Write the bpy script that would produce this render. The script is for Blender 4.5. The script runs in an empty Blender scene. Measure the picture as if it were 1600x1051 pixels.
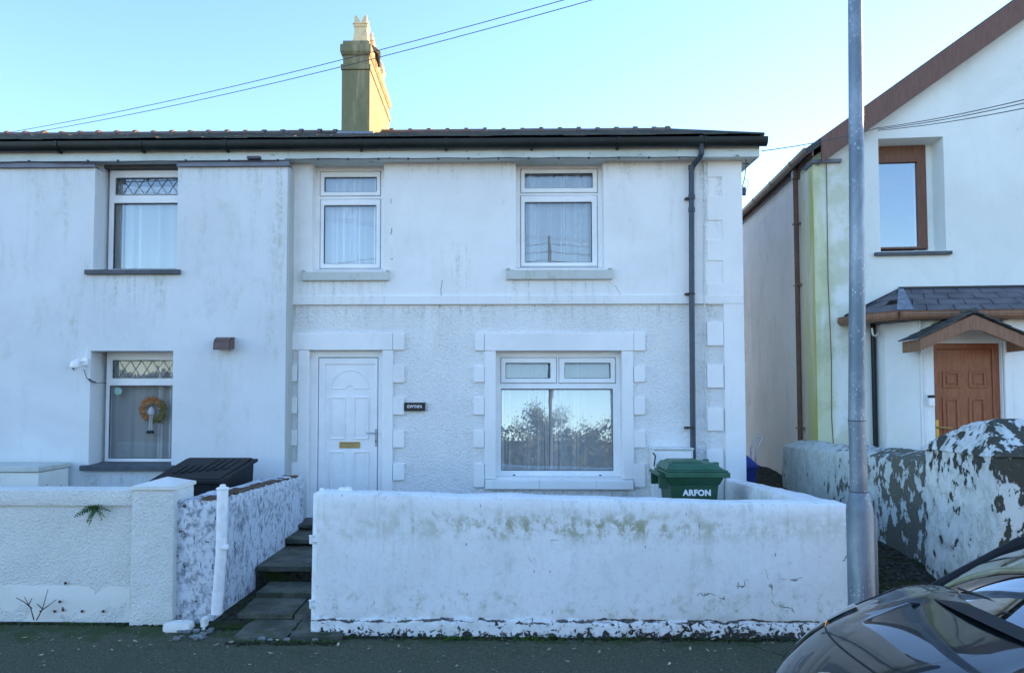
import bpy, bmesh, math, random
from math import sin, cos, tan, pi, radians, sqrt
from mathutils import Vector, Matrix, noise
random.seed(7)
SC = bpy.context.scene
COL = SC.collection

# ------------------------------------------------------------------ camera
FPX, CX, CY, H = 1155.0, 745.8, 564.5, 1.94
PSI, PIT = radians(1.2), radians(2.5)
Fv = Vector((-sin(PSI)*cos(PIT), cos(PSI)*cos(PIT), sin(PIT)))
Rv = Vector((cos(PSI), sin(PSI), 0))
Uv = Rv.cross(Fv)
cam_d = bpy.data.cameras.new('camera'); cam = bpy.data.objects.new('camera', cam_d); COL.objects.link(cam)
cam.matrix_world = Matrix(((Rv.x, Uv.x, -Fv.x, 0), (Rv.y, Uv.y, -Fv.y, 0), (Rv.z, Uv.z, -Fv.z, H), (0, 0, 0, 1)))
cam_d.sensor_width = 36; cam_d.lens = 36*FPX/1600
cam_d.shift_x = (800-CX)/1600; cam_d.shift_y = (CY-525.5)/1600
cam_d.clip_start = .05; cam_d.clip_end = 2000
SC.camera = cam

# ------------------------------------------------------------------ light
SUN_AZ, SUN_EL = radians(62), radians(14)      # azimuth from +Y towards +X
w = bpy.data.worlds.new('World'); SC.world = w; w.use_nodes = True
nt = w.node_tree; bg = nt.nodes['Background']
sky = nt.nodes.new('ShaderNodeTexSky'); sky.sky_type = 'NISHITA'; sky.sun_disc = False
sky.sun_elevation = SUN_EL; sky.sun_rotation = SUN_AZ
sky.air_density = 1.0; sky.dust_density = 0.08; sky.ozone_density = 3.6
wb = nt.nodes.new('ShaderNodeMix'); wb.data_type = 'RGBA'; wb.blend_type = 'MULTIPLY'; wb.inputs[0].default_value = 1; wb.inputs[7].default_value = (1.06, .99, .99, 1)   # cool white balance of the photograph
nt.links.new(sky.outputs[0], wb.inputs[6]); nt.links.new(wb.outputs[2], bg.inputs[0]); bg.inputs[1].default_value = 0.15
sd = bpy.data.lights.new('sun', 'SUN'); sd.energy = 4.2; sd.angle = radians(.5); sd.color = (1, .60, .29)
so = bpy.data.objects.new('sun', sd); COL.objects.link(so)
sdir = Vector((sin(SUN_AZ)*cos(SUN_EL), cos(SUN_AZ)*cos(SUN_EL), sin(SUN_EL)))
so.rotation_euler = sdir.to_track_quat('Z', 'Y').to_euler(); so.location = (30, 10, 20)
SC.view_settings.view_transform = 'Standard'; SC.view_settings.look = 'None'
SC.view_settings.exposure = 2.0; SC.view_settings.gamma = 1

# ------------------------------------------------------------------ pixel <-> place
C0 = Vector((0, 0, H))
def ray(px, py): return Fv + Rv*((px-CX)/FPX) + Uv*((CY-py)/FPX)
def at(px, py, Y):
    d = ray(px, py); return C0 + d*(Y/d.y)
def onplane(px, py, pt, nrm):
    d = ray(px, py); return C0 + d*((pt-C0).dot(nrm)/d.dot(nrm))
def X(px, Y, py=600): return at(px, py, Y).x
def Z(py, Y, px=800): return at(px, py, Y).z
def R4(a, b, c, d, Y):           # pixel rectangle (left, top, right, bottom) -> x0,x1,z0,z1
    mx, my = (a+c)/2, (b+d)/2
    return (X(a, Y, my), X(c, Y, my), Z(d, Y, mx), Z(b, Y, mx))

# ------------------------------------------------------------------ mesh helpers
class MB:
    def __init__(s): s.v = []; s.f = []
    def add(s, vs, fs):
        o = len(s.v); s.v += [Vector(p) for p in vs]; s.f += [[i+o for i in f] for f in fs]; return s
    def box(s, x0, x1, y0, y1, z0, z1):
        return s.add([(x0,y0,z0),(x1,y0,z0),(x1,y1,z0),(x0,y1,z0),(x0,y0,z1),(x1,y0,z1),(x1,y1,z1),(x0,y1,z1)],
                     [(0,3,2,1),(4,5,6,7),(0,1,5,4),(1,2,6,5),(2,3,7,6),(3,0,4,7)])
    def prism(s, poly, a, b, ax='y'):
        n = len(poly)
        def P(u, v, t): return {'y': (u, t, v), 'x': (t, u, v), 'z': (u, v, t)}[ax]
        vs = [P(u, v, a) for u, v in poly] + [P(u, v, b) for u, v in poly]
        return s.add(vs, [list(range(n)), list(range(2*n-1, n-1, -1))] + [(i, i+n, (i+1) % n+n, (i+1) % n) for i in range(n)])
    def tube(s, pts, r, seg=8, caps=True):
        pts = [Vector(p) for p in pts]; n = len(pts)
        rs = r if isinstance(r, (list, tuple)) else [r]*n
        up = None; vs = []
        for i, p in enumerate(pts):
            t = (pts[min(i+1, n-1)]-pts[max(i-1, 0)]).normalized()
            if up is None: up = Vector((0, 0, 1)) if abs(t.z) < .9 else Vector((0, 1, 0))
            a = t.cross(up).normalized(); b = a.cross(t).normalized(); up = b
            for k in range(seg):
                th = 2*pi*k/seg; vs.append(p + (a*cos(th)+b*sin(th))*rs[i])
        fs = [(i*seg+k, i*seg+(k+1) % seg, (i+1)*seg+(k+1) % seg, (i+1)*seg+k) for i in range(n-1) for k in range(seg)]
        if caps: fs += [list(range(seg))[::-1], [(n-1)*seg+k for k in range(seg)]]
        return s.add(vs, fs)
    def lathe(s, c, prof, seg=24, ax='z'):
        vs = []
        for r, h in prof:
            for k in range(seg):
                th = 2*pi*k/seg; a, b = r*cos(th), r*sin(th)
                vs.append({'z': (c[0]+a, c[1]+b, c[2]+h), 'y': (c[0]+a, c[1]+h, c[2]+b), 'x': (c[0]+h, c[1]+a, c[2]+b)}[ax])
        n = len(prof)
        fs = [(i*seg+k, i*seg+(k+1) % seg, (i+1)*seg+(k+1) % seg, (i+1)*seg+k) for i in range(n-1) for k in range(seg)]
        fs += [list(range(seg))[::-1], [(n-1)*seg+k for k in range(seg)]]
        return s.add(vs, fs)
    def grid(s, fn, nu, nv):
        vs = [fn(i/nu, j/nv) for j in range(nv+1) for i in range(nu+1)]
        return s.add(vs, [(j*(nu+1)+i, j*(nu+1)+i+1, (j+1)*(nu+1)+i+1, (j+1)*(nu+1)+i) for j in range(nv) for i in range(nu)])
    def holes(s, x0, x1, z0, z1, y0, y1, hs, step=0):
        """slab facing -y with rectangular holes (x0,x1,z0,z1)"""
        xs = {x0, x1}; zs = {z0, z1}
        for h in hs: xs |= {max(x0, h[0]), min(x1, h[1])}; zs |= {max(z0, h[2]), min(z1, h[3])}
        xs = sorted(xs); zs = sorted(zs)
        def solid(i, j):
            if i < 0 or j < 0 or i >= len(xs)-1 or j >= len(zs)-1: return False
            cx, cz = (xs[i]+xs[i+1])/2, (zs[j]+zs[j+1])/2
            return not any(h[0] < cx < h[1] and h[2] < cz < h[3] for h in hs)
        for i in range(len(xs)-1):
            for j in range(len(zs)-1):
                if not solid(i, j): continue
                a, b, c, d = xs[i], xs[i+1], zs[j], zs[j+1]
                s.add([(a,y0,c),(b,y0,c),(b,y0,d),(a,y0,d)], [(0,1,2,3)]); s.add([(a,y1,c),(b,y1,c),(b,y1,d),(a,y1,d)], [(3,2,1,0)])
                if not solid(i-1, j): s.add([(a,y0,c),(a,y0,d),(a,y1,d),(a,y1,c)], [(0,1,2,3)])
                if not solid(i+1, j): s.add([(b,y0,c),(b,y0,d),(b,y1,d),(b,y1,c)], [(3,2,1,0)])
                if not solid(i, j-1): s.add([(a,y0,c),(b,y0,c),(b,y1,c),(a,y1,c)], [(3,2,1,0)])
                if not solid(i, j+1): s.add([(a,y0,d),(b,y0,d),(b,y1,d),(a,y1,d)], [(0,1,2,3)])
        return s
    def rough(s, x0, x1, y0, y1, z0, z1, res=.05, r=.03, amp=.006, fs=4., top=None, xf=None, seed=0):
        lo = Vector((x0, y0, z0)); hi = Vector((x1, y1, z1)); m = MB()
        def face(o, u, v):
            nu = max(1, int(round(u.length/res))); nv = max(1, int(round(v.length/res)))
            m.grid(lambda a, b: o+u*a+v*b, nu, nv)
        dx, dy, dz = Vector((x1-x0, 0, 0)), Vector((0, y1-y0, 0)), Vector((0, 0, z1-z0))
        face(lo, dx, dz); face(lo+dy+dx, -dx, dz); face(lo+dy, -dy, dz); face(lo+dx, dy, dz); face(lo+dz, dx, dy); face(lo+dy, dx, -dy)
        bm = bmesh.new(); V = [bm.verts.new(p) for p in m.v]
        for f in m.f: bm.faces.new([V[i] for i in f])
        bmesh.ops.remove_doubles(bm, verts=bm.verts, dist=1e-4); bm.verts.index_update()
        rr = Vector((r, r, r)); a = lo+rr; b = hi-rr
        out = []
        for q in bm.verts:
            p = q.co.copy()
            c = Vector([min(max(p[k], min(a[k], b[k])), max(a[k], b[k])) for k in range(3)])
            d = p-c
            if d.length > 1e-6: n = d.normalized(); p = c+n*r
            else: n = Vector((0, 0, 0))
            sp = Vector((p.x+seed*7.3, p.y, p.z))
            dd = noise.fractal(sp*fs, .9, 2.2, 4)*amp + noise.noise(sp*1.3)*amp*1.2
            p += n*dd
            if top: t = (p.z-z0)/(z1-z0); p.z = z0+(top(p.x, p.y)-z0)*t
            if xf: p = xf(p)
            out.append(p)
        fl = [[v.index for v in f.verts] for f in bm.faces]; bm.free()
        return s.add(out, fl)
    def build(s, name, mat, parent=None, bevel=0, smooth=False, merge=True, bseg=2, angle=35):
        me = bpy.data.meshes.new(name)
        L = Vector((0, 0, 0)); p = parent
        M = Matrix.Identity(4)
        if parent is not None: M = world_of(parent).inverted()
        bm = bmesh.new(); V = [bm.verts.new(M @ q) for q in s.v]
        for f in s.f:
            try: bm.faces.new([V[i] for i in f])
            except ValueError: pass
        if merge: bmesh.ops.remove_doubles(bm, verts=bm.verts, dist=1e-5)
        bmesh.ops.recalc_face_normals(bm, faces=bm.faces)
        bm.to_mesh(me); bm.free()
        o = bpy.data.objects.new(name, me); COL.objects.link(o)
        if mat: me.materials.append(mat)
        if parent is not None: o.parent = parent
        if smooth:
            for f in me.polygons: f.use_smooth = True
            if smooth != 'all':
                try: me.set_sharp_from_angle(angle=radians(angle))
                except Exception: pass
        if bevel:
            b = o.modifiers.new('bevel', 'BEVEL'); b.width = bevel; b.segments = bseg; b.limit_method = 'ANGLE'; b.angle_limit = radians(40); b.harden_normals = False
        return o
def world_of(o):
    m = Matrix.LocRotScale(o.location, o.rotation_euler, o.scale)
    return (world_of(o.parent) @ m) if o.parent else m
def tag(o, label=None, cat=None, group=None, kind=None):
    if label: o['label'] = label
    if cat: o['category'] = cat
    if group: o['group'] = group
    if kind: o['kind'] = kind
    return o
def thing(name, label, cat, loc=(0, 0, 0), rz=0, group=None):
    o = bpy.data.objects.new(name, None); COL.objects.link(o); o.location = loc; o.rotation_euler = (0, 0, rz); o.empty_display_size = .1
    return tag(o, label, cat, group)
def text_mesh(name, s, size, mat, parent, loc, rot=(pi/2, 0, 0), bold=0, sx=1, ext=.0015):
    cu = bpy.data.curves.new(name, 'FONT'); cu.body = s; cu.size = size; cu.align_x = 'CENTER'; cu.align_y = 'CENTER'; cu.extrude = ext; cu.offset = bold; cu.space_character = 1.08
    t = bpy.data.objects.new(name+'_c', cu); COL.objects.link(t)
    dg = bpy.context.evaluated_depsgraph_get(); me = bpy.data.meshes.new_from_object(t.evaluated_get(dg))
    bpy.data.objects.remove(t); me.name = name; me.materials.clear(); me.materials.append(mat)
    o = bpy.data.objects.new(name, me); COL.objects.link(o)
    M = Matrix.LocRotScale(Vector(loc), Matrix.Identity(3).to_euler(), Vector((1, 1, 1)))
    from mathutils import Euler
    M = Matrix.LocRotScale(Vector(loc), Euler(rot), Vector((sx, 1, 1)))
    me.transform(world_of(parent).inverted() @ M); o.parent = parent
    return o

# ------------------------------------------------------------------ materials
class NT:
    def __init__(s, name, rough=.7, spec=.3):
        s.m = bpy.data.materials.new(name); s.m.use_nodes = True; s.t = s.m.node_tree; s.b = s.t.nodes['Principled BSDF']
        s.b.inputs['Roughness'].default_value = rough; s.b.inputs['Specular IOR Level'].default_value = spec
        s.pos = s.t.nodes.new('ShaderNodeNewGeometry').outputs['Position']
    def n(s, typ, ins=None, **kw):
        nd = s.t.nodes.new(typ)
        for k, v in kw.items(): setattr(nd, k, v)
        for k, v in (ins or {}).items(): s.set(nd.inputs[k], v)
        return nd
    def set(s, sock, v):
        if isinstance(v, bpy.types.NodeSocket): s.t.links.new(v, sock)
        elif isinstance(v, (tuple, list)) and len(v) == 3 and sock.type == 'RGBA': sock.default_value = (*v, 1)
        else: sock.default_value = v
    def map(s, sc=(1, 1, 1), off=(0, 0, 0), rot=(0, 0, 0)):
        return s.n('ShaderNodeMapping', {0: s.pos, 'Scale': sc, 'Location': off, 'Rotation': rot}).outputs[0]
    def noise(s, sc, det=4, ro=.55, dist=0, vec=None, out=0):
        return s.n('ShaderNodeTexNoise', {'Vector': vec if vec is not None else s.pos, 'Scale': sc, 'Detail': det, 'Roughness': ro, 'Distortion': dist}).outputs[out]
    def vor(s, sc, vec=None, feature='F1', out=0, rnd=1):
        return s.n('ShaderNodeTexVoronoi', {'Vector': vec if vec is not None else s.pos, 'Scale': sc, 'Randomness': rnd}, feature=feature).outputs[out]
    def ramp(s, v, a, b, inv=False):
        return s.n('ShaderNodeMapRange', {0: v, 1: a, 2: b, 3: 1. if inv else 0., 4: 0. if inv else 1.}, interpolation_type='SMOOTHSTEP').outputs[0]
    def math(s, op, a, b=0.): return s.n('ShaderNodeMath', {0: a, 1: b}, operation=op).outputs[0]
    def mul(s, *a):
        r = a[0]
        for x in a[1:]: r = s.math('MULTIPLY', r, x)
        return r
    def mix(s, f, a, b):
        nd = s.n('ShaderNodeMix', data_type='RGBA'); s.set(nd.inputs[0], f); s.set(nd.inputs[6], a); s.set(nd.inputs[7], b); return nd.outputs[2]
    def xyz(s, k): return s.n('ShaderNodeSeparateXYZ', {0: s.pos}).outputs[k]
    def band(s, v, a, b, soft):
        return s.mul(s.ramp(v, a-soft, a+soft), s.ramp(v, b-soft, b+soft, True))
    def col(s, c): s.set(s.b.inputs['Base Color'], c); return s
    def bump(s, h, dist=.01, st=1.):
        pr = s.b.inputs['Normal'].links[0].from_socket if s.b.inputs['Normal'].links else None
        nd = s.n('ShaderNodeBump', {'Height': h, 'Distance': dist, 'Strength': st})
        if pr: s.t.links.new(pr, nd.inputs['Normal'])
        s.t.links.new(nd.outputs[0], s.b.inputs['Normal']); return s
def simple(name, c, rough=.6, spec=.4, metal=0, var=.12, vs=9, bump=0, bs=60):
    t = NT(name, rough, spec); t.b.inputs['Metallic'].default_value = metal
    f = t.ramp(t.noise(vs, 5, .6), .3, .7)
    t.col(t.mix(f, tuple(x*(1-var) for x in c), tuple(min(1, x*(1+var)) for x in c)))
    if bump: t.bump(t.noise(bs, 3), bump)
    return t.m

def drips(t, c, spots, col=(.40, .42, .36), k=.7):
    """dirty runs below sills and eaves: spots = (x0, x1, z top, length)"""
    st = t.noise(1., 6, .7, .3, t.map((13, 13, .9))); fl = t.ramp(t.noise(30, 5, .7), .38, .6)
    for x0, x1, z, L in spots:
        m = t.mul(t.band(t.xyz(0), x0, x1, .05), t.ramp(t.xyz(2), z-L, z), t.ramp(t.xyz(2), z+.02, z-.01), t.ramp(st, .44, .70), fl, k); c = t.mix(m, c, col)
    return c
def render_mat(name, base, grain=60, gd=.004, dirt=(.42, .44, .40), dirt_a=.45, streak=.35, green=0, rc=0, rough=.85, seed=0, rcs=34.):
    """painted render; rc = roughcast depth in metres; wear has a shape of its own, roughcast pits are shaded in the colour"""
    t = NT(name, rough, .2)
    off = (seed*3.1, seed*1.7, seed*2.3)
    big = t.noise(.9, 6, .62, .4, t.map((1, 1, 1), off))
    st = t.noise(3.2, 6, .62, .5, t.map((1.6, 1.6, .22), off))
    sp = t.noise(14, 5, .7, 0, t.map((1, 1, .7), off))
    c = t.mix(t.ramp(big, .35, .7), base, tuple(x*.90 for x in base))
    c = t.mix(t.mul(t.ramp(st, .50, .80), t.ramp(sp, .38, .62), streak), c, dirt)
    c = t.mix(t.mul(t.ramp(sp, .62, .74), t.ramp(big, .45, .6), dirt_a), c, dirt)
    if green:
        g = t.mul(t.ramp(t.noise(2.1, 7, .68, .6, t.map((1, 1, .5), (4, seed, 2))), .54, .72), t.ramp(sp, .35, .6), green)
        c = t.mix(g, c, (.30, .36, .17))
    if rc:
        v = t.n('ShaderNodeTexVoronoi', {'Vector': t.n('ShaderNodeVectorMath', {0: t.pos, 1: t.n('ShaderNodeVectorMath', {0: t.noise(20, 2, .5, 0, None, 1), 1: (.03, .03, .03)}, operation='MULTIPLY').outputs[0]}, operation='ADD').outputs[0], 'Scale': rcs, 'Smoothness': .35}, feature='SMOOTH_F1').outputs[0]
        h = t.math('ADD', t.mul(t.ramp(v, .1, .75, True), .45), t.mul(t.noise(rcs*1.2, 6, .72), 1.1))
        t.bump(h, rc, 1.)
        c = t.mix(t.mul(t.ramp(h, .48, .66, True), .13), c, tuple(x*.5 for x in base))  # deepest pits painted darker, adding shade the bump alone leaves weak
    t.bump(t.noise(grain, 6, .7), gd, .8)
    t.bump(t.noise(2.2, 3, .5, 0, t.map((1, 1, 1), off)), .02, .5)
    return t, c

def peel(t, c, scale, lo, hi, under, mask=None, dist=.9, depth=.004, off=(0, 0, 0), stretch=(1, 1, .6)):
    p = t.noise(scale, 9, .62, dist, t.map(stretch, off))
    m = t.ramp(p, lo, hi)
    if mask is not None: m = t.ramp(t.math('ADD', p, mask), lo, hi)
    t.bump(t.math('SUBTRACT', 1., m), depth, 1.)
    return t.mix(m, c, under), m

M = {}
WHITE = (.80, .80, .78)
t, c = render_mat('smooth painted render', (.87, .86, .84), 45, .003, streak=.34, dirt_a=.36)
def fxz(a, b): v = at(a, b, 9.2); return v.x, v.z
sp_ = []
for a, b, q, L in ((470, 608, 439, .55), (790, 958, 437, .6), (455, 1160, 250, .38), (1085, 1160, 250, 1.6), (660, 735, 380, 1.0)):
    sp_.append((fxz(a, q)[0], fxz(b, q)[0], fxz(a, q)[1], L))
c = drips(t, c, sp_); M['smooth'] = t.col(c).m
# stains under the eaves and at the sills of the upper wall
t, c = render_mat('roughcast render', (.88, .87, .85), 90, .003, rc=.012, streak=.22, dirt_a=.2)
sp_ = [(fxz(a, q)[0], fxz(b, q)[0], fxz(a, q)[1], L) for a, b, q, L in ((455, 1160, 478, .35), (676, 700, 478, .8), (758, 990, 766, .3))]
c = drips(t, c, sp_, k=.8); M['roughcast'] = t.col(c).m
t, c = render_mat('painted stone dressing', (.89, .88, .86), 50, .002, streak=.22, dirt_a=.2, seed=2); M['dressing'] = t.col(c).m
t, c = render_mat('neighbour through render', (.74, .76, .77), 220, .003, (.40, .43, .36), .42, .52, green=.26, seed=3)
sp_ = [(fxz(a, q)[0]*.97, fxz(b, q)[0]*.97, fxz(a, q)[1], L) for a, b, q, L in ((132, 280, 431, .8), (-200, 447, 262, .5), (125, 280, 738, .4), (330, 365, 550, .7), (395, 446, 262, 3.))]
c = drips(t, c, sp_, (.38, .42, .34), .75); M['left_render'] = t.col(c).m
t, c = render_mat('insulation edge', (.50, .52, .50), 120, .004, streak=.6); M['left_edge'] = t.col(c).m
t, c = render_mat('weathered sill', (.60, .62, .58), 60, .006, (.22, .25, .18), .8, .7, green=.5, seed=4); M['old_sill'] = t.col(c).m
# right neighbour
t, c = render_mat('right house render', (.82, .86, .82), 130, .004, streak=.25, seed=5)
xx, zz = t.xyz(0), t.xyz(2)
gm = t.mul(t.ramp(t.noise(3, 6, .6, .4, t.map((2.2, 2.2, .25))),   .22, .50), t.band(xx, 4.2, 4.60, .08))
gm2 = t.mul(t.ramp(t.noise(2.2, 7, .6), .44, .60), t.band(xx, 4.2, 4.95, .15), .5)
c = t.mix(t.mul(gm, .66), c, (.56, .60, .28)); c = t.mix(gm2, c, (.46, .50, .28)); M['right_render'] = t.col(c).m
t, c = render_mat('right house side render', (.93, .84, .74), 130, .004, (.42, .38, .26), .45, .5, green=.40, seed=6)
gm = t.mul(t.ramp(t.xyz(1), 10.9, 10.15, False), t.ramp(t.noise(2.4, 6, .6, .5, t.map((1, 2, .25))), .30, .60))
c = t.mix(t.mul(gm, .9), c, (.60, .62, .15)); M['right_side'] = t.col(c).m
t, c = render_mat('porch render', (.87, .88, .86), 90, .002, streak=.15, seed=7)
gm = t.mul(t.ramp(t.xyz(2), 1.7, .7), t.ramp(t.noise(3, 6, .6), .42, .65), t.ramp(t.xyz(0), 5.6, 5.25)); c = t.mix(t.mul(gm, .55), c, (.42, .50, .22)); M['porch'] = t.col(c).m

# front garden wall: algae along its head, flaking near the foot, hairline cracks
def foot_crack(t, c):
    z = t.xyz(2); wob = t.noise(3.1, 6, .62, .3, t.map((1, 0, 0), (0, 4, 0)))
    d = t.math('ABSOLUTE', t.math('SUBTRACT', z, t.math('ADD', .128, t.mul(t.math('SUBTRACT', wob, .5), .11))))
    wd = t.math('SUBTRACT', t.mul(t.noise(6, 7, .7, .2), .070), .030)
    m = t.ramp(t.math('SUBTRACT', d, wd), -.004, .003, True)
    t.bump(t.math('SUBTRACT', 1., m), .02)
    return t.mix(t.mul(m, .92), c, (.075, .065, .05))
def garden_wall_mat(name, seed=0, top=1.0, amt=1.0, base=(.92, .92, .90)):
    t, c = render_mat(name, base, 70, .006, (.40, .43, .42), .8, .55, green=.25, seed=8+seed)
    z = t.xyz(2); x = t.xyz(0)
    blot = t.noise(9, 9, .74, .15, t.map((1, 1, .9), (seed, 3, 1)))
    wide = t.noise(1.1, 3, .5, 0, t.map((1, 1, .2), (seed*2, 9, 4)))
    stk = t.noise(1., 5, .65, .2, t.map((16, 16, 1.3), (seed, 1, 7)))
    xm = t.math('ADD', .35, t.mul(t.band(x, -.3, 1.6, .5), .65))
    tb = t.mul(t.band(z, top-.24, top-.06, .08), t.ramp(t.math('ADD', blot, t.mul(wide, .5)), .68, .84), xm, amt)
    c = t.mix(t.mul(tb, .95), c, (.37, .37, .22))
    c = t.mix(t.mul(t.ramp(stk, .50, .68), t.ramp(z, top-.75, top-.08), t.ramp(t.math('ADD', blot, t.mul(wide, .4)), .55, .80), .48*amt), c, (.46, .49, .40))
    bb = t.mul(t.band(z, .14, .36, .10), t.ramp(t.math('ADD', blot, t.mul(wide, .35)), .66, .86), .9*amt)
    c = t.mix(bb, c, (.42, .43, .29))
    fine = t.noise(24, 7, .8, .3, t.map((1, 1, .8), (2, seed, 5)))
    c = t.mix(t.mul(t.ramp(fine, .52, .66), .28), c, (.40, .45, .45))
    nz = t.noise(2.2, 5, .6, .6, None, 1)
    vv = t.n('ShaderNodeVectorMath', {0: t.pos, 1: t.n('ShaderNodeVectorMath', {0: nz, 1: (.6, .6, .6)}, operation='MULTIPLY').outputs[0]}, operation='ADD').outputs[0]
    cr = t.vor(1.5, vv, 'DISTANCE_TO_EDGE')
    cm = t.mul(t.ramp(cr, .002, .011, True), t.ramp(t.noise(2.6, 3), .62, .66))
    c = t.mix(t.mul(cm, .85), c, (.16, .14, .11))
    t.bump(t.math('SUBTRACT', 1., cm), .006)
    t.bump(blot, .012, .7)
    # little chips
    ch = t.mul(t.ramp(t.vor(9, t.map((1.5, 1.5, .55), (3, 3, 3))), .045, .09, True), t.ramp(t.noise(3, 2), .5, .56))
    c = t.mix(t.mul(ch, .8), c, (.17, .16, .12))
    return t, c
t, c = garden_wall_mat('front wall paint', 0, 1.02); M['fwall'] = t.col(foot_crack(t, c)).m
t, c = garden_wall_mat('front wall plinth paint', 3, 5.)
c = foot_crack(t, c)
pl = t.math('ADD', t.mul(t.ramp(t.xyz(2), .09, .0), .15), t.mul(t.ramp(t.xyz(0), -.4, 2.2), .07))
c, m_ = peel(t, c, 22, .60, .66, (.055, .055, .045), pl, 1.0, .006, stretch=(1, 1, 1)); M['plinth'] = t.col(c).m
# left neighbour's boundary wall, thick stipple
t, c = render_mat('stippled masonry paint', (.89, .88, .82), 60, .006, (.45, .45, .38), .6, .25, rc=.012, seed=12, rcs=46.)
rust = t.mul(t.ramp(t.noise(5, 6, .6, .5, t.map((1.3, 1.3, .5))), .60, .72), t.band(t.xyz(2), -.02, .40, .1)); c = t.mix(t.mul(rust, .6), c, (.33, .27, .18)); M['stipple'] = t.col(c).m
t, c = render_mat('smooth wall foot', (.86, .84, .77), 60, .004, (.40, .36, .28), .6, .35, seed=13)
sp = t.ramp(t.vor(6.5, t.map((1, 1, 1.2))), .06, .10, True); c = t.mix(t.mul(sp, .8), c, (.09, .07, .05)); M['foot'] = t.col(c).m
# peeling path wall
t, c = render_mat('peeling limewash', (.76, .79, .83), 60, .006, (.30, .31, .32), .8, .6, seed=14)
c, m_ = peel(t, c, 19, .45, .68, (.27, .29, .33), t.mul(t.math('SUBTRACT', t.noise(3, 4, .6), .5), .35), .35, .004, stretch=(1, 1, .8))
gg = t.math('ADD', t.mul(t.ramp(t.xyz(1), 6.5, 8.9), -.05), t.mul(t.ramp(t.xyz(2), .98, 1.06), .05))
c, m_ = peel(t, c, 26, .63, .65, (.10, .085, .065), gg, .8, .006, off=(5, 2, 1)); M['peel'] = t.col(c).m
# badly flaked side wall and pillar of the right house
def flaked(name, k, seed, off=(0, 0, 0), base=(.56, .62, .60), under=(.12, .125, .10)):
    t, c = render_mat(name, base, 70, .006, (.28, .32, .28), .8, .7, green=.5, seed=seed)
    blo = t.noise(9, 7, .7, .8, t.map((1, 1, .8), (1, seed, 2))); c = t.mix(t.mul(t.ramp(blo, .44, .66), .75), c, (.36, .39, .36))
    topm = t.mul(t.ramp(t.xyz(2), 1.20, 1.32), .07)
    mk = t.math('ADD', t.math('ADD', k(t), topm), t.mul(t.math('SUBTRACT', t.noise(1.1, 2, .5, 0, t.map((1, 1, 1), (seed, 0, 0))), .5), .45))
    lich = t.ramp(t.noise(30, 6, .75, 0, t.map((1, 1, 1), (3, 3, 3))), .58, .66)
    c, m_ = peel(t, c, 9.5, .612, .634, under, mk, .12, .02, off=off, stretch=(1, 1, .6))
    e_ = t.band(t.noise(9.5, 9, .62, .12, t.map((1, 1, .6), off)), .55, .605, .012); c = t.mix(t.mul(e_, t.math('SUBTRACT', 1., m_), .35), c, (.36, .38, .33))
    c = t.mix(t.mul(t.math('SUBTRACT', 1., m_) if False else m_, lich, .55), c, (.34, .37, .33))
    t.bump(t.noise(6, 6, .6), .02, .7)
    return t.col(c).m
M['flake_wall'] = flaked('flaking wall paint', lambda t: t.math('SUBTRACT', t.mul(t.band(t.xyz(1), 6.6, 8.0, .35), .13), t.mul(t.band(t.xyz(1), 8.6, 12, .5), .03)), 15, (2.2, 5, 1))
M['flake_pillar'] = flaked('flaking pillar paint', lambda t: t.mul(t.ramp(t.xyz(1), 5.99, 5.93), .12), 16, (7.3, 2, 3), (.70, .73, .70), (.065, .065, .05))

M['upvc'] = simple('white upvc', (.88, .88, .88), .35, .4, 0, .05, 3)
M['upvc_old'] = simple('weathered upvc', (.74, .76, .74), .45, .35, 0, .12, 6)
M['fascia'] = None
t = NT('flaking fascia paint', .6, .3); f = t.ramp(t.noise(9, 8, .7, .5, t.map((1, 1, 2.2))), .60, .66); g = t.ramp(t.noise(1.4, 5, .6), .4, .7)
t.col(t.mix(t.mul(f, .8), t.mix(g, (.62, .68, .66), (.48, .54, .50)), (.20, .21, .15))); M['fascia'] = t.m
t = NT('slate roofing', .75, .3)
br = t.noise(1.9, 6, .7, 0, t.map((1, .4, 1))); li = t.ramp(t.noise(6, 8, .7, .4), .56, .66)
c = t.mix(t.ramp(br, .35, .65), (.045, .055, .058), (.095, .095, .085)); c = t.mix(t.mul(li, .6), c, (.16, .18, .10)); t.col(c); t.bump(t.noise(30, 5, .6), .006); M['slate'] = t.m
M['porch_slate'] = simple('porch slate', (.085, .085, .105), .55, .4, 0, .35, 5, .004, 30)
t = NT('terracotta ridge', .85, .2); c = t.mix(t.ramp(t.noise(5, 6, .7), .35, .62), (.20, .12, .09), (.14, .11, .09)); c = t.mix(t.ramp(t.noise(9, 6, .7), .56, .64), c, (.11, .13, .07)); t.col(c); M['ridge'] = t.m
M['gutter'] = simple('black gutter', (.010, .016, .016), .4, .3, 0, .3, 4)
M['pipe'] = simple('dark grey pipe', (.032, .046, .07), .4, .5, 0, .2, 6)
M['cap'] = simple('grey metal capping', (.15, .16, .20), .5, .5, 0, .15, 4)
M['sill_slate'] = simple('slate sill', (.075, .085, .10), .55, .4, 0, .2, 8)
M['black'] = simple('black plastic', (.012, .014, .016), .45, .4, 0, .2, 8)
M['box_black'] = simple('faded black plastic', (.014, .016, .018), .65, .2, 0, .35, 5, .002, 40)
M['brown_up'] = simple('brown plastic', (.16, .085, .055), .4, .45, 0, .15, 7)
M['vent'] = simple('brown vent plastic', (.12, .075, .065), .45, .4)
M['cable'] = simple('black cable', (.07, .06, .07), .5, .4)
M['cable_white'] = simple('painted cable', (.62, .64, .62), .6, .3)
M['brass'] = simple('brass', (.55, .38, .12), .3, .6, .85, .1)
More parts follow.
